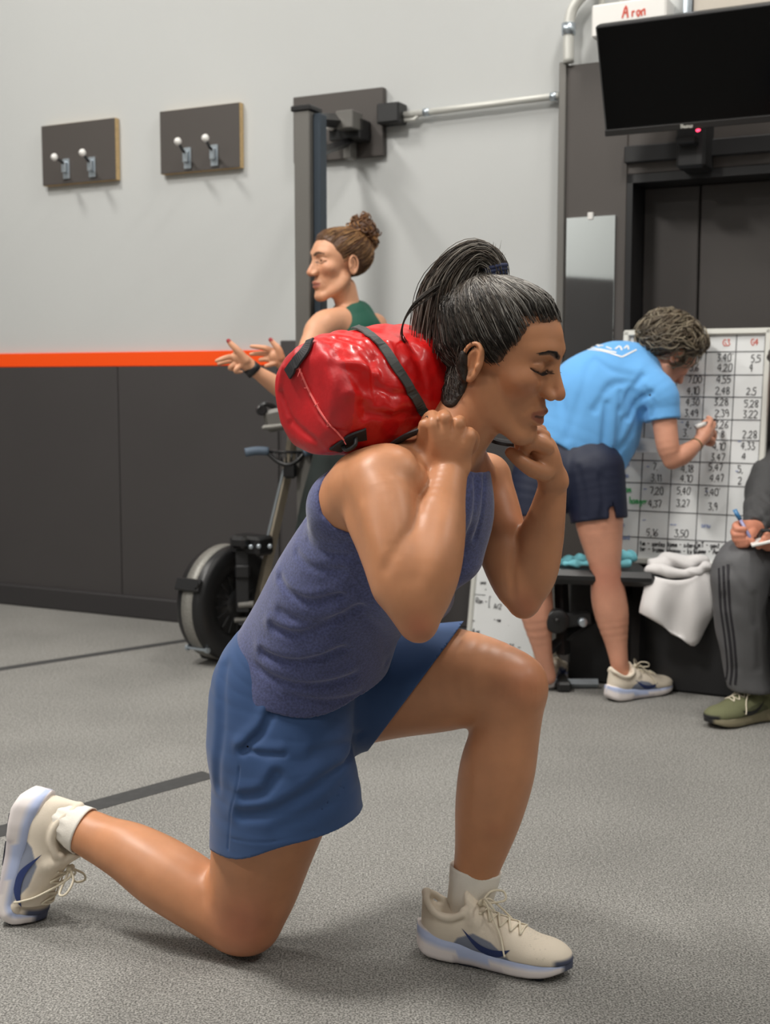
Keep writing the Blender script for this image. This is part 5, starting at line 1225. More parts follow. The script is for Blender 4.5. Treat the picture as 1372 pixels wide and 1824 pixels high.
M['towel'] = mat('white terry towel', srgb(232, 229, 228), .95, bump=(380, .6, .002), sheen=.3)
fY = 4.235
V, F = cloth_sheet([[q(1152, 1022, fY+.03), q(1180, 1030, fY), q(1210, 1034, fY-.01), q(1240, 1026, fY), q(1262, 1004, fY+.05)], [q(1147, 1050, fY+.01), q(1176, 1056, fY-.02), q(1204, 1072, fY-.0), q(1236, 1052, fY-.02), q(1268, 1030, fY+.02)],
                    [q(1141, 1075, fY), q(1170, 1085, fY-.03), q(1204, 1105, fY+.01), q(1236, 1082, fY-.03), q(1272, 1058, fY)], [q(1139, 1089, fY), q(1172, 1104, fY-.03), q(1206, 1130, fY+.01), q(1240, 1110, fY-.03), q(1275, 1085, fY)],
                    [q(1140, 1092, fY), q(1172, 1110, fY-.02), q(1206, 1131, fY), q(1238, 1151, fY-.01), q(1262, 1112, fY)]])
mesh_obj('hanging_fold', V, F, M['towel'], tw)
tf = Field(); tf.chain(C((1166, 1008, 4.30, 14), (1195, 1000, 4.32, 17), (1225, 1004, 4.32, 15), (1255, 998, 4.33, 10)), 0); tf.chain(C((1156, 1014, 4.27, 9), (1190, 1018, 4.25, 10), (1228, 1022, 4.25, 9), (1258, 1010, 4.27, 9)), .012)
tf.fn(lambda Q: .0035*np.sin(70*(Q[:, 0])+90*Q[:, 2]+3*wob(Q, 20, 4)), 0, 'd')
V, F = field_mesh(tf, q(1140, 1045, 4.15)-.02, q(1285, 965, 4.45)+.05, .004, 3, mar=1.6); mesh_obj('bunched_top', V, F, M['towel'], tw)
ct = thing('blue_cloth', 'crumpled cyan cloth lying on the black weight bench', 'cloth', q(1065, 1005, 4.33))
tf = Field(); tf.chain(C((1003, 1000, 4.33, 8), (1035, 996, 4.34, 9), (1070, 998, 4.34, 8), (1100, 992, 4.34, 12), (1122, 993, 4.34, 12)), 0); tf.chain(C((1010, 1004, 4.28, 6), (1060, 1004, 4.28, 6), (1120, 1004, 4.28, 6)), .01)
tf.fn(lambda Q: .004*np.sin(110*Q[:, 0]+60*Q[:, 2]+4*wob(Q, 25, 6)), 0, 'd')
V, F = field_mesh(tf, q(990, 1020, 4.2)-.02, q(1140, 965, 4.45)+.04, .004, 3, mar=1.6); mesh_obj('crumpled_cloth', V, F, mat('cyan cloth', srgb(128, 208, 222), .9, bump=(300, .4, .001)), ct)
# ================= WOMAN IN GREEN (background left) =================
M['skin2'] = mat('warm skin', (1, 1, 1), .5, vcol=True, noise=(22, .94, 1.05), spec=.45, sss=.1)
def body_part(f, lo, hi, h, name, m, parent, col=None, **k):
    V, F = field_mesh(f, np.minimum(lo, hi), np.maximum(lo, hi), h, 4, **k)
    return mesh_obj(name, V, F, m, parent, True, None if col is None else col(V) if callable(col) else np.tile(col, (len(V), 1)))
w2 = thing('person.001', 'woman in dark green racerback top with a curly bun, gesturing with both hands', 'person', qz(600, 1205))
H2F = frame(R(208), R(2), R(0)); H2O = q(606, 474, 4.58); H2S = 1.07
w2f = Field(); L2 = np.array([-.42, -.91, 0]); L2 = nrm(L2)
tor2 = C((628, 850, 4.68, 46), (624, 790, 4.67, 50), (626, 720, 4.66, 40), (632, 650, 4.64, 46), (634, 600, 4.62, 44), (628, 572, 4.60, 30))
w2f.chain(tor2, 0, 'u', 4, (L2, 1.45))
w2f.chain(C((626, 575, 4.60, 26), (620, 545, 4.59, 22), (612, 515, 4.58, 23)), .02)
w2f.chain(C((600, 572, 4.52, 24), (578, 578, 4.46, 25), (566, 592, 4.44, 24)), .03)
w2f.chain(C((668, 580, 4.72, 22), (650, 585, 4.74, 22)), .03)
for (hp_, kn, an, yy) in (((604, 830), (556, 985), (566, 1170), 4.60), ((650, 830), (630, 990), (640, 1185), 4.72)):
    w2f.chain(C((*hp_, yy+.02, 46), ((hp_[0]+kn[0])/2, (hp_[1]+kn[1])/2, yy, 43), (*kn, yy-.02, 31), (kn[0]+2, kn[1]+60, yy, 29), ((kn[0]+an[0])/2+4, (kn[1]+an[1])/2+20, yy+.02, 22), (*an, yy+.03, 16)), .03)
a2 = Field()
a2.chain(C((566, 590, 4.44, 23), (550, 625, 4.40, 20), (536, 665, 4.36, 18), (524, 700, 4.33, 15)), 0); a2.chain(C((524, 700, 4.33, 15), (505, 694, 4.30, 18), (480, 678, 4.27, 15), (455, 661, 4.24, 11)), .01)
a2.chain(C((655, 600, 4.76, 20), (620, 660, 4.70, 17), (570, 690, 4.60, 14), (545, 680, 4.52, 15), (515, 660, 4.46, 11)), .01)
def hnd2(f, pts, k=.003): f.chain(C(*pts), k, 'u', 3)
hnd2(a2, [(455, 661, 4.24, 11), (440, 648, 4.23, 13), (424, 636, 4.22, 12)], .006)
hnd2(a2, [(438, 642, 4.21, 8), (424, 625, 4.20, 6.5), (413, 614, 4.20, 5.5), (407, 607, 4.20, 4)])
hnd2(a2, [(426, 636, 4.22, 6), (408, 636, 4.21, 5), (394, 640, 4.20, 4.2), (386, 643, 4.20, 3.2)])
hnd2(a2, [(426, 640, 4.24, 6), (408, 643, 4.25, 5), (396, 646, 4.25, 4), (390, 648, 4.25, 3.2)])
hnd2(a2, [(428, 645, 4.23, 5.5), (416, 650, 4.21, 4.8), (410, 656, 4.21, 4), (420, 658, 4.22, 3.2)])
hnd2(a2, [(432, 650, 4.22, 5), (422, 656, 4.20, 4.4), (420, 662, 4.20, 3.6), (430, 662, 4.21, 3)])
hnd2(a2, [(515, 660, 4.46, 10), (500, 645, 4.44, 12), (490, 634, 4.43, 12)], .006)
hnd2(a2, [(500, 636, 4.42, 8), (496, 622, 4.41, 6.5), (488, 612, 4.41, 5), (482, 605, 4.41, 3.8)])
hnd2(a2, [(488, 626, 4.43, 6), (472, 620, 4.42, 5), (458, 618, 4.42, 4.2), (448, 617, 4.42, 3.2)])
hnd2(a2, [(486, 634, 4.44, 6), (470, 630, 4.44, 5), (456, 630, 4.44, 4), (447, 631, 4.44, 3.2)])
hnd2(a2, [(486, 641, 4.43, 5.5), (473, 640, 4.43, 4.6), (464, 641, 4.43, 3.8)])
hnd2(a2, [(490, 647, 4.42, 5), (480, 650, 4.42, 4.2), (474, 652, 4.42, 3.4)])
w2f.sub(a2, .01)
hd2_ = full_head(0.0, eyes_open=True); hs2 = xform(hd2_, H2F, H2O, H2S); w2f.sub(hs2, .012, 'u', H2O, .18)
SK2 = np.array(srgb(214, 158, 124))
def col_w2(V):
    ql = ((V-H2O) @ H2F.T)/H2S; c = face_colour(ql, SK2, srgb(178, 100, 88), (.035, .02, .012), srgb(206, 120, 92)); c[np.linalg.norm(V-H2O, axis=1) > .16] = SK2
    px = to_px(V)
    for (x, y) in ((406, 606), (482, 604)): m = np.hypot(px[:, 0]-x, px[:, 1]-y) < 5; c[m] = srgb(150, 40, 44)
    return c
zn = ([(q(383, 640, 4.3)[0], q(500, 640, 4.3)[0], .0035), (H2O[0]-.12, H2O[0]+.12, .0028)], [(4.18, 4.26, .004), (4.44, 4.72, .004)], [(H2O[2]-.15, H2O[2]+.15, .0028), (1.09, 1.22, .0035)])
body_part(w2f, np.array([-.75, 4.10, -.01]), np.array([.16, 4.95, 1.80]), .008, 'body', M['skin2'], w2, col_w2, zones=zn)
gt = Field(); gt.chain([(p, r+.006) for p, r in tor2], 0, 'u', 4, (L2, 1.45)); gt.chain(C((622, 560, 4.60, 30), (634, 600, 4.62, 46)), .02)
gt.chain(C((604, 556, 4.56, 14), (640, 560, 4.64, 24)), .02)
gt.chain(C((592, 590, 4.45, 30), (575, 600, 4.42, 27)), .004, 's'); gt.ell(q(600, 520, 4.54), (.065, .075, .062), .006, 's'); gt.plane(q(620, 800, 4.66), (0, 0, -1), 0, 'i')
M['green'] = mat('dark green jersey', srgb(22, 84, 66), .7, bump=(300, .2, .001), noise=(6, .9, 1.08))
body_part(gt, np.array([-.45, 4.30, .75]), np.array([.12, 5.0, 1.50]), .006, 'racerback_top', M['green'], w2)
lg = Field()
lg.chain([(p, r+.007) for p, r in tor2[:3]], 0, 'u', 4, (L2, 1.45))
for (hp_, kn, an, yy) in (((604, 830), (556, 985), (566, 1170), 4.60), ((650, 830), (630, 990), (640, 1185), 4.72)):
    lg.chain([(p, r+.007) for p, r in C((*hp_, yy+.02, 46), ((hp_[0]+kn[0])/2, (hp_[1]+kn[1])/2, yy, 43), (*kn, yy-.02, 31), (kn[0]+2, kn[1]+60, yy, 29), ((kn[0]+an[0])/2+4, (kn[1]+an[1])/2+20, yy+.02, 22), (*an, yy+.03, 16))], .03)
lg.plane((0, 0, .14), (0, 0, -1), 0, 'i'); lg.plane(q(620, 770, 4.66), (0, 0, 1), 0, 'i')
body_part(lg, np.array([-.60, 4.30, .05]), np.array([.20, 5.1, 1.0]), .009, 'leggings', mat('dark leggings', srgb(36, 44, 42), .6, bump=(300, .2, .001)), w2)
for px, py, Y in ((566, 1188, 4.62), (640, 1200, 4.76)):
    P = q(px, py, Y); P[2] = 0; Ff = fr_((-.8, -.5, 0), (0, 0, 1)); make_shoe(w2, Ff, P-Ff[0]*.05, 1.0, 0)
for sx in (1, -1):
    b = MB(); b.lathe((0, 0, 0), (0, 1, 0), [(-.0118, .0005), (-.008, .0086), (0, .0118), (.007, .0095), (.0098, .0066), (.0100, .0062), (.0114, .0028), (.0118, .0004)], 20, (.8, .78, .74)); Cc = np.array(b.V); 
    cc = np.where((Cc[:, 1] > .0099)[:, None], [.05, .03, .02], [.62, .58, .55]); b.C = [tuple(x) for x in cc]; Vv = np.array(b.V)+np.array([.0312*sx, .0738, .0145]); b.V = [tuple(x) for x in (H2O + (Vv @ H2F)*H2S)]
    b.build('eyeball', mat('eyeball', (1, 1, 1), .2, vcol=True), w2, True, True)
# watch
b = MB(); A_, B_ = q(462, 668, 4.245), q(441, 648, 4.23); ax = nrm(A_-B_); c = q(449, 657, 4.24); b.lathe(c, ax, [(-.014, .021), (-.014, .026), (.014, .029), (.014, .023)], 24); wt = b.build('wrist_watch', M['black'], w2, True)
b = MB(); b.box(q(450, 648, 4.225), .030, .014, .022, (ax, (0, 1, 0), (0, 0, 1)), .004); b.build('watch_case', M['white'], wt)
# hair: swept cap and curly bun
c2 = head_field(0.); cr2 = lambda Q: c2(np.stack([np.abs(Q[:, 0]), Q[:, 1], Q[:, 2]], 1))
hp2 = [(.120, .088), (.088, .082), (.070, .080), (.054, .066), (.044, .045), (.030, .030), (.020, .010), (.002, .028), (-.012, .020), (-.022, -.012), (-.030, -.050), (-.14, -.060), (-.18, .05), (-.14, .22), (.10, .22)]
capf = lambda Q: cr2(Q) - .008*np.clip(.25+sstep(0, .03, -poly_sd(Q[:, 1:], hp2))*.75, 0, 1)
hc2 = Field(); hc2.fn(capf); hc2.fn(lambda Q: poly_sd(Q[:, 1:], hp2), .006, 'i')
tow2 = lambda Q: H2O + (Q @ H2F)*H2S
V, F = field_mesh(hc2, (-.11, -.15, -.09), (.11, .13, .17), .005, 3); M['hair2'] = mat('brown hair', (1, 1, 1), .5, vcol=True, bump=(160, .7, .003))
hb_ = mesh_obj('hair', tow2(V), F, M['hair2'], w2, True, np.tile(srgb(92, 62, 40), (len(V), 1)))
R0, P = scalp_paths(int(700/QF), capf, hp2, np.array([0, -.085, .106]), .001, 21, 8)
strands('hair_strand', tow2(P.reshape(-1, 3)).reshape(P.shape), .0014, hair_cols(len(P), .35, 5, srgb(78, 50, 32), srgb(120, 84, 52), srgb(168, 128, 84)), M['hair'], hb_)['kind'] = 'stuff'
r = np.random.default_rng(8); bc = np.array([0, -.088, .118]); K = []
for _ in range(210):
    d = nrm(r.normal(size=3)); c = bc + d*r.uniform(.024, .052); c[2] -= .02*(d[1] < -.3); a = nrm(r.normal(size=3)); u = nrm(np.cross(a, (1, .2, .4))); w = np.cross(a, u); rr = r.uniform(.007, .013); t = np.linspace(0, 3.4*math.pi, 22)
    K.append(c + rr*(np.cos(t)[:, None]*u+np.sin(t)[:, None]*w) + np.linspace(-1, 1, 22)[:, None]*a*.012)
K = np.array(K); bun = Field(); bun.ell(bc, (.042, .044, .042)); bun.ell(bc+[0, -.030, -.036], (.030, .026, .032), .02); bun.fn(lambda Q: .003*wob(Q, 130, 3), 0, 'd')
V, F = field_mesh(bun, bc-.10, bc+.10, .004, 3, mar=1.5); bo = mesh_obj('curly_bun', tow2(V), F, M['hair2'], w2, True, np.tile(srgb(84, 54, 34), (len(V), 1)))
strands('curl', tow2(K.reshape(-1, 3)).reshape(K.shape), .0030, hair_cols(len(K), .4, 15, srgb(86, 54, 32), srgb(130, 88, 50), srgb(176, 128, 78)), M['hair'], bo, 5)['kind'] = 'stuff'
# ================= MAN IN LIGHT BLUE (writing on the whiteboard) =================
mn = thing('person.002', 'man in light blue shirt and navy shorts bending to write on the whiteboard', 'person', qz(1050, 1240))
mf = Field(); LM = nrm((-.55, .20, .35)); VM = nrm((-.1, -1, .15))
tm = C((1015, 850, 4.36, 60), (1030, 790, 4.36, 64), (1058, 730, 4.37, 64), (1092, 680, 4.39, 58), (1130, 655, 4.40, 42))
mf.chain(tm, 0, 'u', 4, (VM, .72))
mf.chain(C((1128, 655, 4.40, 40), (1150, 648, 4.41, 30), (1172, 640, 4.42, 28)), .02)
mf.chain(C((1150, 680, 4.34, 34), (1178, 708, 4.31, 28)), .03); mf.chain(C((1080, 650, 4.48, 34), (1090, 690, 4.55, 28)), .03)
legR = C((1062, 860, 4.30, 52), (1068, 930, 4.28, 42), (1074, 975, 4.27, 34), (1079, 1015, 4.26, 27), (1084, 1060, 4.27, 31), (1090, 1095, 4.27, 30), (1098, 1145, 4.26, 20), (1104, 1185, 4.25, 15.5), (1108, 1218, 4.26, 15))
legL = C((968, 860, 4.34, 50), (952, 930, 4.33, 42), (950, 1005, 4.32, 29), (952, 1050, 4.33, 31), (957, 1095, 4.33, 29), (965, 1150, 4.33, 18), (972, 1185, 4.34, 15), (976, 1205, 4.35, 15))
mf.chain(legR, .03); mf.chain(legL, .03)
am = Field()
am.chain(C((1180, 706, 4.31, 27), (1184, 750, 4.29, 22), (1190, 795, 4.27, 20), (1198, 820, 4.27, 15)), 0); am.chain(C((1197, 820, 4.27, 15), (1213, 812, 4.28, 18), (1228, 802, 4.30, 15), (1243, 790, 4.33, 10.5)), .01)
am.chain(C((1090, 690, 4.56, 24), (1094, 740, 4.58, 20), (1100, 780, 4.56, 15), (1112, 800, 4.52, 12)), .01)
hnd2(am, [(1243, 790, 4.33, 10.5), (1252, 778, 4.35, 13), (1258, 768, 4.37, 12)], .006)
hnd2(am, [(1258, 764, 4.36, 6), (1264, 756, 4.37, 5.5), (1266, 748, 4.38, 5), (1262, 744, 4.39, 4.2)]); hnd2(am, [(1262, 768, 4.37, 6), (1269, 762, 4.38, 5.5), (1271, 754, 4.40, 5), (1266, 748, 4.41, 4)])
hnd2(am, [(1264, 774, 4.38, 6), (1271, 770, 4.39, 5.5), (1272, 780, 4.40, 5), (1264, 782, 4.40, 4)]); hnd2(am, [(1262, 780, 4.37, 5.5), (1270, 784, 4.38, 5), (1268, 791, 4.39, 4.5), (1259, 790, 4.39, 4)])
hnd2(am, [(1248, 778, 4.34, 6.5), (1246, 766, 4.35, 5.5), (1252, 757, 4.37, 5), (1258, 750, 4.38, 4)])
for k in range(4): hnd2(am, [(1112, 798+k*3, 4.52, 5.5), (1120, 797+k*3.4, 4.50, 4.8), (1126, 800+k*3.4, 4.49, 4.2), (1120, 803+k*3.4, 4.48, 3.6)])
hnd2(am, [(1110, 795, 4.51, 6), (1118, 788, 4.49, 5), (1126, 787, 4.48, 4)])
mf.sub(am, .01)
H3F = frame(R(28), R(42), R(8)); H3O = q(1186, 632, 4.42); hs3 = xform(full_head(0.), H3F, H3O, 1.0); mf.sub(hs3, .012, 'u', H3O, .17)
SK3 = np.array(srgb(206, 148, 122))
zn = ([(q(1100, 640, 4.4)[0], q(1275, 640, 4.4)[0], .004)], [(4.25, 4.55, .005)], [(q(1200, 830, 4.3)[2], q(1200, 570, 4.4)[2], .004)])
def col_m(V):
    ql = (V-H3O) @ H3F.T; c = face_colour(ql, SK3, srgb(170, 100, 90), (.08, .055, .035), srgb(206, 120, 96)); c[np.linalg.norm(V-H3O, axis=1) > .16] = SK3
    z = V[:, 2]; w = (.35*np.exp(-((z-.42)/.05)**2))[:, None]*(V[:, 1:2] < 4.5); c = c*(1-w)+np.array(srgb(170, 92, 76))*w; return c
body_part(mf, np.array([.42, 4.08, .02]), np.array([1.34, 4.75, 1.34]), .008, 'body', M['skin2'], mn, col_m, zones=zn)
M['tee'] = mat('light blue cotton', srgb(104, 172, 232), .85, bump=(260, .15, .001), noise=(5, .95, 1.04), sheen=.15)
tee = Field(); tee.chain(C((1012, 842, 4.36, 64), (1030, 785, 4.36, 76), (1056, 728, 4.37, 80), (1090, 682, 4.385, 72), (1128, 660, 4.395, 50), (1152, 652, 4.405, 32)), 0, 'u', 4, (VM, .72))
tee.chain(C((1040, 700, 4.40, 60), (1080, 760, 4.40, 60), (1075, 810, 4.38, 46)), .05)
slv = Field(); slv.chain(C((1140, 680, 4.35, 40), (1172, 704, 4.31, 36), (1180, 730, 4.30, 31), (1184, 780, 4.285, 31)), 0); slv.plane(q(1182, 748, 4.29), q(1184, 775, 4.285)-q(1180, 735, 4.295), .003, 'i'); tee.sub(slv, .03)
sl2 = Field(); sl2.chain(C((1085, 660, 4.50, 38), (1092, 700, 4.56, 32), (1095, 770, 4.58, 30)), 0); sl2.plane(q(1094, 745, 4.57), (0, 0, -1), 0, 'i'); tee.sub(sl2, .03)
hem = [q(962, 785, 4.40), q(1036, 812, 4.22), q(1104, 856, 4.36)]; hnm = nrm(np.cross(hem[1]-hem[0], hem[2]-hem[0])); hnm = hnm if hnm[2] < 0 else -hnm
for pts, w, a in (([(1130, 700), (1110, 750), (1098, 800)], .014, .008), ([(1150, 730), (1125, 770), (1104, 800)], .012, .006), ([(1105, 700), (1100, 760), (1095, 820)], .010, .006), ([(1050, 650), (1030, 720), (1010, 780)], .016, .004), ([(1150, 690), (1165, 720), (1162, 742)], .008, .004),
                  ([(1080, 720), (1075, 780), (1070, 820)], .012, .009), ([(1120, 680), (1085, 690), (1060, 730)], .014, .007), ([(1160, 700), (1135, 715), (1120, 745)], .010, .009), ([(1145, 670), (1120, 700), (1108, 730)], .012, .008), ([(1000, 700), (1010, 760), (1020, 800)], .014, .006), ([(1060, 640), (1090, 660), (1125, 668)], .012, .005)): crease(tee, pts, 3.5, w, a)
tee.fn(lambda Q: (Q-hem[0]) @ hnm - .006*np.sin(30*Q[:, 0]), .002, 'i')
tO = body_part(tee, np.array([.35, 4.05, .70]), np.array([1.20, 4.80, 1.36]), .006, 'shirt', M['tee'], mn, mar=1.4)
# printed emblem on the back
def print_on(f, strokes, wd, Y, m, parent, name):
    b = MB()
    for st in strokes: P, N = on_surf(f, st, Y, 5) if len(st) > 2 else on_surf(f, [st[0], ((st[0][0]+st[1][0])/2, (st[0][1]+st[1][1])/2), st[1]], Y, 3); ribbon(b, P, N, wd, .0006, .0008)
    return b.build(name, m, parent)
print_on(tee, [[(1108, 636), (1134, 623)], [(1042, 622), (1076, 626), (1108, 636)], [(1050, 614), (1075, 616)], [(1056, 618), (1062, 613), (1068, 618)], [(1080, 618), (1090, 622)], [(1096, 622), (1104, 617), (1108, 624)], [(1112, 621), (1118, 616), (1120, 623)], [(1046, 618), (1098, 628)]], .006, 3.6, M['white'], tO, 'shirt_print')
ms = Field(); ms.chain(C((1012, 845, 4.36, 66), (1030, 800, 4.36, 64)), 0, 'u', 4, (VM, .80))
r1 = Field(); r1.chain(C((1055, 840, 4.31, 58), (1064, 890, 4.29, 52), (1070, 960, 4.28, 50)), 0); r1.plane(q(1060, 928, 4.28), nrm(q(1066, 950, 4.28)-q(1058, 880, 4.30)), .003, 'i')
r2 = Field(); r2.chain(C((972, 840, 4.35, 58), (955, 890, 4.33, 50), (948, 960, 4.32, 48)), 0); r2.plane(q(950, 915, 4.33), (0, 0, -1), .003, 'i')
ms.sub(r1, .03); ms.sub(r2, .03); ms.chain(C((1086, 898, 4.21, 5), (1093, 925, 4.20, 9), (1097, 950, 4.20, 13)), .004, 's')
for pts, w, a in (([(1030, 835), (1040, 880), (1042, 920)], .012, .005), ([(1070, 850), (1075, 890), (1072, 920)], .010, .005)): crease(ms, pts, 3.5, w, a)
M['navy_short'] = mat('navy nylon shorts', srgb(17, 25, 50), .6, bump=(300, .15, .001))
body_part(ms, np.array([.35, 4.05, .45]), np.array([1.05, 4.75, 1.0]), .007, 'shorts', M['navy_short'], mn, mar=1.4)
PR = qz(1080, 1252); F1 = fr_((.86, .50, 0), (0, 0, 1)); make_shoe(mn, F1, np.array([PR[0]+.01, PR[1]+.02, 0]), .98, 0)
PL = qz(974, 1232); F2 = fr_((.35, .93, 0), (0, 0, 1)); make_shoe(mn, F2, np.array([PL[0]-.01, PL[1]+.02, 0]), .95, 0, mir=-1)
b = MB(); c = q(1240, 792, 4.325); ax = nrm(q(1252, 780, 4.35)-q(1228, 802, 4.30)); b.lathe(c, ax, [(-.004, .021), (-.002, .025), (.002, .025), (.004, .021)], 24); b.build('bracelet', mat('olive cord', srgb(112, 96, 60), .7), mn, True)
# hair
hp3 = [(.120, .085), (.092, .080), (.070, .060), (.050, .040), (.030, .022), (.022, -.010), (.006, .024), (-.012, .024), (-.024, -.010), (-.034, -.060), (-.14, -.070), (-.18, .05), (-.14, .22), (.10, .22)]
capm_ = lambda Q: cr2(Q) - .026*np.clip(.2+sstep(0, .03, -poly_sd(Q[:, 1:], hp3))*.8, 0, 1) - .007*wob(Q, 75, 9)
hc3 = Field(); hc3.fn(capm_); hc3.fn(lambda Q: poly_sd(Q[:, 1:], hp3), .01, 'i'); tow3 = lambda Q: H3O + Q @ H3F
V, F = field_mesh(hc3, (-.13, -.16, -.10), (.13, .15, .19), .005, 3, mar=1.6); h3 = mesh_obj('hair', tow3(V), F, M['hair2'], mn, True, np.tile(srgb(92, 80, 66), (len(V), 1)))
K = []; r = np.random.default_rng(31)
R0, P = scalp_paths(900, capm_, hp3, np.array([0, -.03, .122]), .001, 33, 5)
for p in P[:, 0]:
    n_ = nrm(p-CUP); d = nrm(np.cross(n_, np.array([1, .2, 0])+r.normal(size=3)*.5)); d = d if d[1] < 0 else -d; e = np.cross(n_, d); t = np.linspace(0, 1, 9); ln = r.uniform(.035, .065); K.append(p + n_*(.002+.008*np.sin(t*math.pi)[:, None]) + d*(t*ln)[:, None] + e*(ln*.22*np.sin(t*math.pi*1.2))[:, None] - np.array([0, 0, .012])*t[:, None]**2)
K = np.array(K); strands('hair_curl', tow3(K.reshape(-1, 3)).reshape(K.shape), .0022, hair_cols(len(K), .3, 16, srgb(84, 72, 58), srgb(118, 106, 88), srgb(160, 148, 126)), M['hair'], h3, 4)['kind'] = 'stuff'
pn_ = thing('marker_pen', 'white marker pen in the raised hand of the man in blue', 'pen', q(1255, 760, 4.34))
b = MB(); b.tube([q(1240, 761, 4.34), q(1256, 755, 4.36)], .0085, 10); b.build('barrel', M['white'], pn_, True); b = MB(); b.tube([q(1256, 755, 4.36), q(1272, 748, 4.40), q(1276, 746, 4.41)], [.005, .004, .002], 8); b.build('tip', M['black'], pn_, True)
pp = thing('paper_sheet', 'white sheet of paper in the lowered hand of the man in blue', 'paper', q(1135, 790, 4.47))
V, F = cloth_sheet([[q(1108, 786, 4.48), q(1140, 780, 4.46), q(1172, 782, 4.45)], [q(1114, 800, 4.45), q(1142, 796, 4.43), q(1176, 797, 4.42)], [q(1116, 806, 4.42), q(1146, 806, 4.40), q(1180, 806, 4.39)]], .001)
mesh_obj('sheet', V, F, M['white'], pp)
# ================= SEATED PERSON (right edge) =================
st = thing('person.003', 'seated person in charcoal track suit and olive shoes writing with a pen', 'person', qz(1420, 1250))
sf = Field()
LS = nrm((.5, .87, 0))
ts = C((1500, 1000, 4.50, 70), (1495, 930, 4.48, 72), (1480, 860, 4.44, 76), (1462, 800, 4.40, 66), (1450, 760, 4.38, 40))
sf.chain(ts, 0, 'u', 4, (LS, 1.25))
H4F = frame(R(205), R(28), 0); H4O = q(1432, 665, 4.32); sf.sub(xform(full_head(0.), H4F, H4O, 1.0), .012, 'u', H4O, .17); sf.chain(C((1452, 775, 4.38, 34), (1440, 710, 4.34, 30)), .02)
legA = C((1480, 1010, 4.46, 62), (1400, 1004, 4.20, 54), (1326, 1008, 3.96, 44), (1318, 1060, 3.93, 40), (1322, 1130, 3.94, 36), (1332, 1200, 3.95, 20), (1340, 1240, 3.96, 18))
legB = C((1540, 1020, 4.36, 62), (1500, 1010, 4.10, 54), (1460, 1020, 3.84, 44), (1462, 1080, 3.82, 40), (1466, 1160, 3.84, 30), (1470, 1230, 3.86, 20), (1472, 1262, 3.86, 18))
sf.chain(legA, .03); sf.chain(legB, .03)
sa1 = C((1400, 815, 4.44, 34), (1368, 860, 4.34, 30), (1358, 905, 4.22, 26), (1352, 930, 4.06, 19), (1345, 942, 3.98, 15))
sa2 = C((1510, 810, 4.28, 34), (1500, 880, 4.12, 29), (1470, 940, 4.00, 24), (1430, 955, 3.94, 17), (1398, 962, 3.90, 14))
ha = Field(); ha.chain(sa1, 0); ha.chain(sa2, .01)
hnd2(ha, [(1346, 942, 3.98, 15), (1334, 944, 3.95, 18), (1324, 944, 3.93, 15)], .008)
for (x, y) in ((1312, 934), (1309, 944), (1311, 953), (1316, 961)): hnd2(ha, [(x+12, y, 3.93, 8), (x, y+2, 3.91, 7.4), (x+2, y+9, 3.89, 6.6), (x+14, y+9, 3.885, 5.6)])
hnd2(ha, [(1340, 948, 3.92, 9), (1334, 958, 3.89, 8), (1340, 965, 3.88, 6.4)])
hnd2(ha, [(1398, 962, 3.90, 14), (1384, 966, 3.88, 17), (1376, 968, 3.87, 14)], .008)
for (x, y) in ((1370, 948), (1366, 956), (1362, 964), (1356, 970)): hnd2(ha, [(x+12, y+4, 3.87, 8), (x+2, y, 3.85, 7), (x-4, y+3, 3.84, 6)])
sf.sub(ha, .01); SK4 = np.array(srgb(206, 138, 112))
body_part(sf, np.array([1.02, 3.70, .02]), np.array([1.95, 4.80, 1.32]), .010, 'body', M['skin2'], st, SK4, zones=([(1.05, 1.30, .0045)], [(3.84, 4.0, .005)], [(.60, .76, .0045)]))
M['jacket'] = mat('charcoal track jacket', srgb(66, 66, 67), .75, bump=(120, .2, .002)); M['pants'] = mat('charcoal track pants', srgb(92, 92, 94), .7, bump=(160, .2, .002)); M['stripe'] = mat('black stripe', srgb(34, 32, 38), .7)
jk = Field(); jk.chain([(p, r+.015) for p, r in ts], 0, 'u', 4, (LS, 1.25))
for sv in (sa1, sa2):
    j = Field(); j.chain([(p, r+.012) for p, r in sv], 0); j.plane(sv[-1][0], sv[-1][0]-sv[-2][0], .004, 'i'); jk.sub(j, .03)
jk.chain([(q(1440, 700, 4.34), .05), (q(1435, 680, 4.33), .055)], .01, 's')
jk.fn(lambda Q: .006*wob(Q, 26, 12), 0, 'd')
for pts in ([(1345, 905), (1358, 918), (1372, 916)], [(1350, 870), (1362, 890), (1372, 895)], [(1336, 925), (1350, 932), (1362, 926)]): crease(jk, pts, 3.2, .008, .006)
body_part(jk, np.array([1.00, 3.80, .40]), np.array([1.98, 4.85, 1.20]), .008, 'jacket', M['jacket'], st, mar=1.5)
pt = Field()
for lg_, ank in ((legA, 1222), (legB, 1240)):
    pnt = Field(); L_ = [(p, r+.014) for p, r in lg_[:-2]] + [(lg_[-2][0], lg_[-2][1]+.034), (lg_[-1][0], lg_[-1][1]+.040)]
    pnt.chain(L_, 0); pnt.plane((0, 0, .105), (0, 0, -1), .003, 'i'); pt.sub(pnt, .02)
pt.chain([(ts[0][0], ts[0][1]+.014), (ts[1][0], ts[1][1]+.008)], .03)
pt.fn(lambda Q: .004*wob(Q, 22, 4), 0, 'd')
for pts in ([(1300, 1010), (1330, 1060), (1345, 1110)], [(1345, 1060), (1350, 1120), (1352, 1190)], [(1290, 1060), (1304, 1120), (1312, 1190)]): crease(pt, pts, 3.2, .012, .006)
pO = body_part(pt, np.array([1.00, 3.68, .05]), np.array([2.0, 4.80, .80]), .009, 'track_pants', M['pants'], st, mar=1.5)
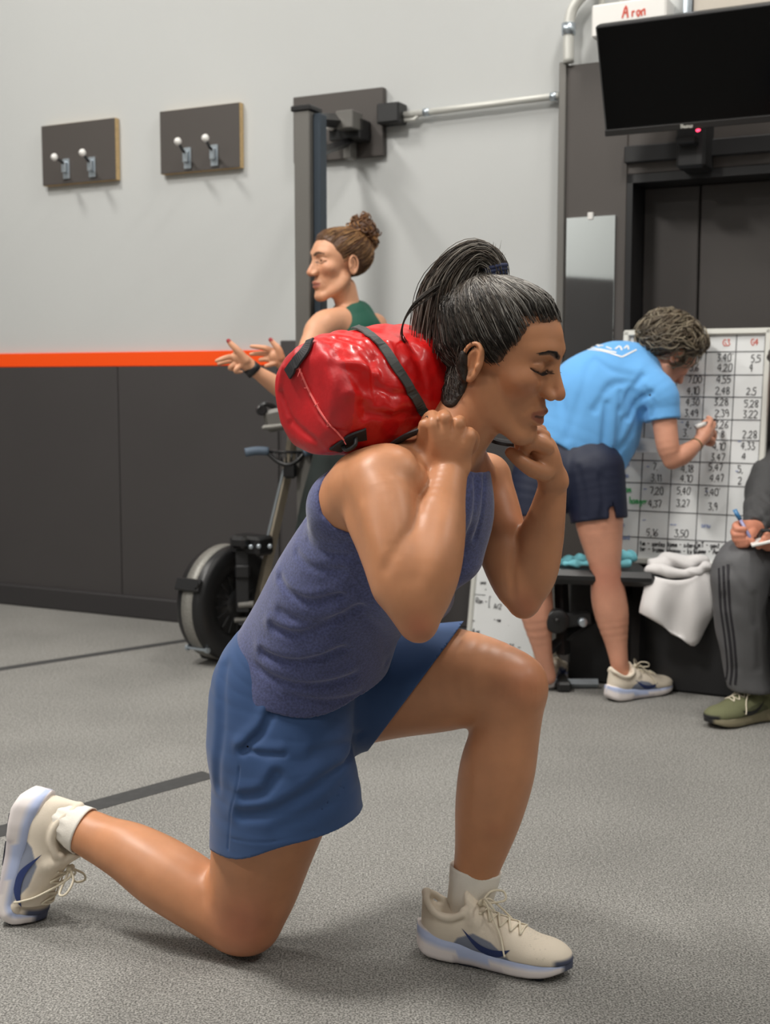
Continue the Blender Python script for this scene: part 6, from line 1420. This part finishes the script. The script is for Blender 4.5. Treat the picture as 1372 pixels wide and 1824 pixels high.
print_on(pt, [[(1281, 1012), (1284, 1080), (1292, 1140), (1296, 1190), (1292, 1218)], [(1289, 1008), (1292, 1078), (1300, 1140), (1304, 1190), (1301, 1220)], [(1297, 1005), (1300, 1076), (1308, 1138), (1312, 1190), (1310, 1220)]], .0085, 3.2, M['stripe'], pO, 'side_stripes')
PAL_O = dict(upper=np.array(srgb(104, 106, 76)), panel=srgb(84, 86, 62), toe=srgb(30, 30, 32), foam=srgb(138, 130, 106), stripe=srgb(120, 114, 90), arch=srgb(126, 118, 94))
tA_ = qz(1258, 1296); hA_ = tA_ + nrm((.91, .42, 0))*.30
make_shoe(st, fr_(tA_-hA_, (0, 0, 1)), hA_, 1.05, 0, 'o', PAL_O, emb='black')
tA_ = qz(1405, 1345); hA_ = tA_ + nrm((.75, .66, 0))*.30; make_shoe(st, fr_(tA_-hA_, (0, 0, 1)), hA_, 1.05, 0, 'o', PAL_O, emb='black')
sock(st, [(q(1338, 1248, 3.97), .036), (q(1334, 1225, 3.96), .040), (q(1332, 1205, 3.95), .042)], 'sock', 'black')
hp4 = hp3; V, F = field_mesh(hc3, (-.13, -.16, -.10), (.13, .15, .19), .008, 3, mar=1.6); mesh_obj('hair', H4O + V @ H4F, F, M['hair2'], st, True, np.tile(srgb(60, 52, 44), (len(V), 1)))
o = thing('ballpoint_pen', 'blue ballpoint pen in the fingers of the seated person', 'pen', q(1330, 945, 3.88))
A_, B_ = q(1309, 908, 3.91), q(1338, 960, 3.875); b = MB(); b.tube([A_+(B_-A_)*.32, A_+(B_-A_)*.92, B_], [.0052, .0052, .001], 10); b.build('barrel', mat('pale violet barrel', srgb(150, 150, 190), .3), o, True)
b = MB(); b.tube([A_, A_+(B_-A_)*.34], .0066, 10); b.tube([A_+np.array([-.006, -.004, 0]), A_+(B_-A_)*.28+np.array([-.007, -.004, 0])], .0022, 6); b.build('cap', mat('blue pen cap', srgb(64, 122, 168), .3), o, True)
o = thing('notepad', 'white notepad on the knee of the seated person', 'notepad', q(1360, 965, 3.90))
b = MB(); b.box(q(1366, 962, 3.87), .10, .12, .008, ((.94, -.2, .25), (.2, .97, 0), (-.25, 0, .96)), .002); b.build('paper_block', M['white'], o)
o = thing('phone', 'black phone in the far hand of the seated person at the photo edge', 'phone', q(1385, 950, 3.85))
b = MB(); b.box(q(1390, 950, 3.85), .13, .012, .05, ((.99, -.1, 0), (0, .5, .86), (0, -.86, .5)), .004); b.build('phone_body', M['black'], o)
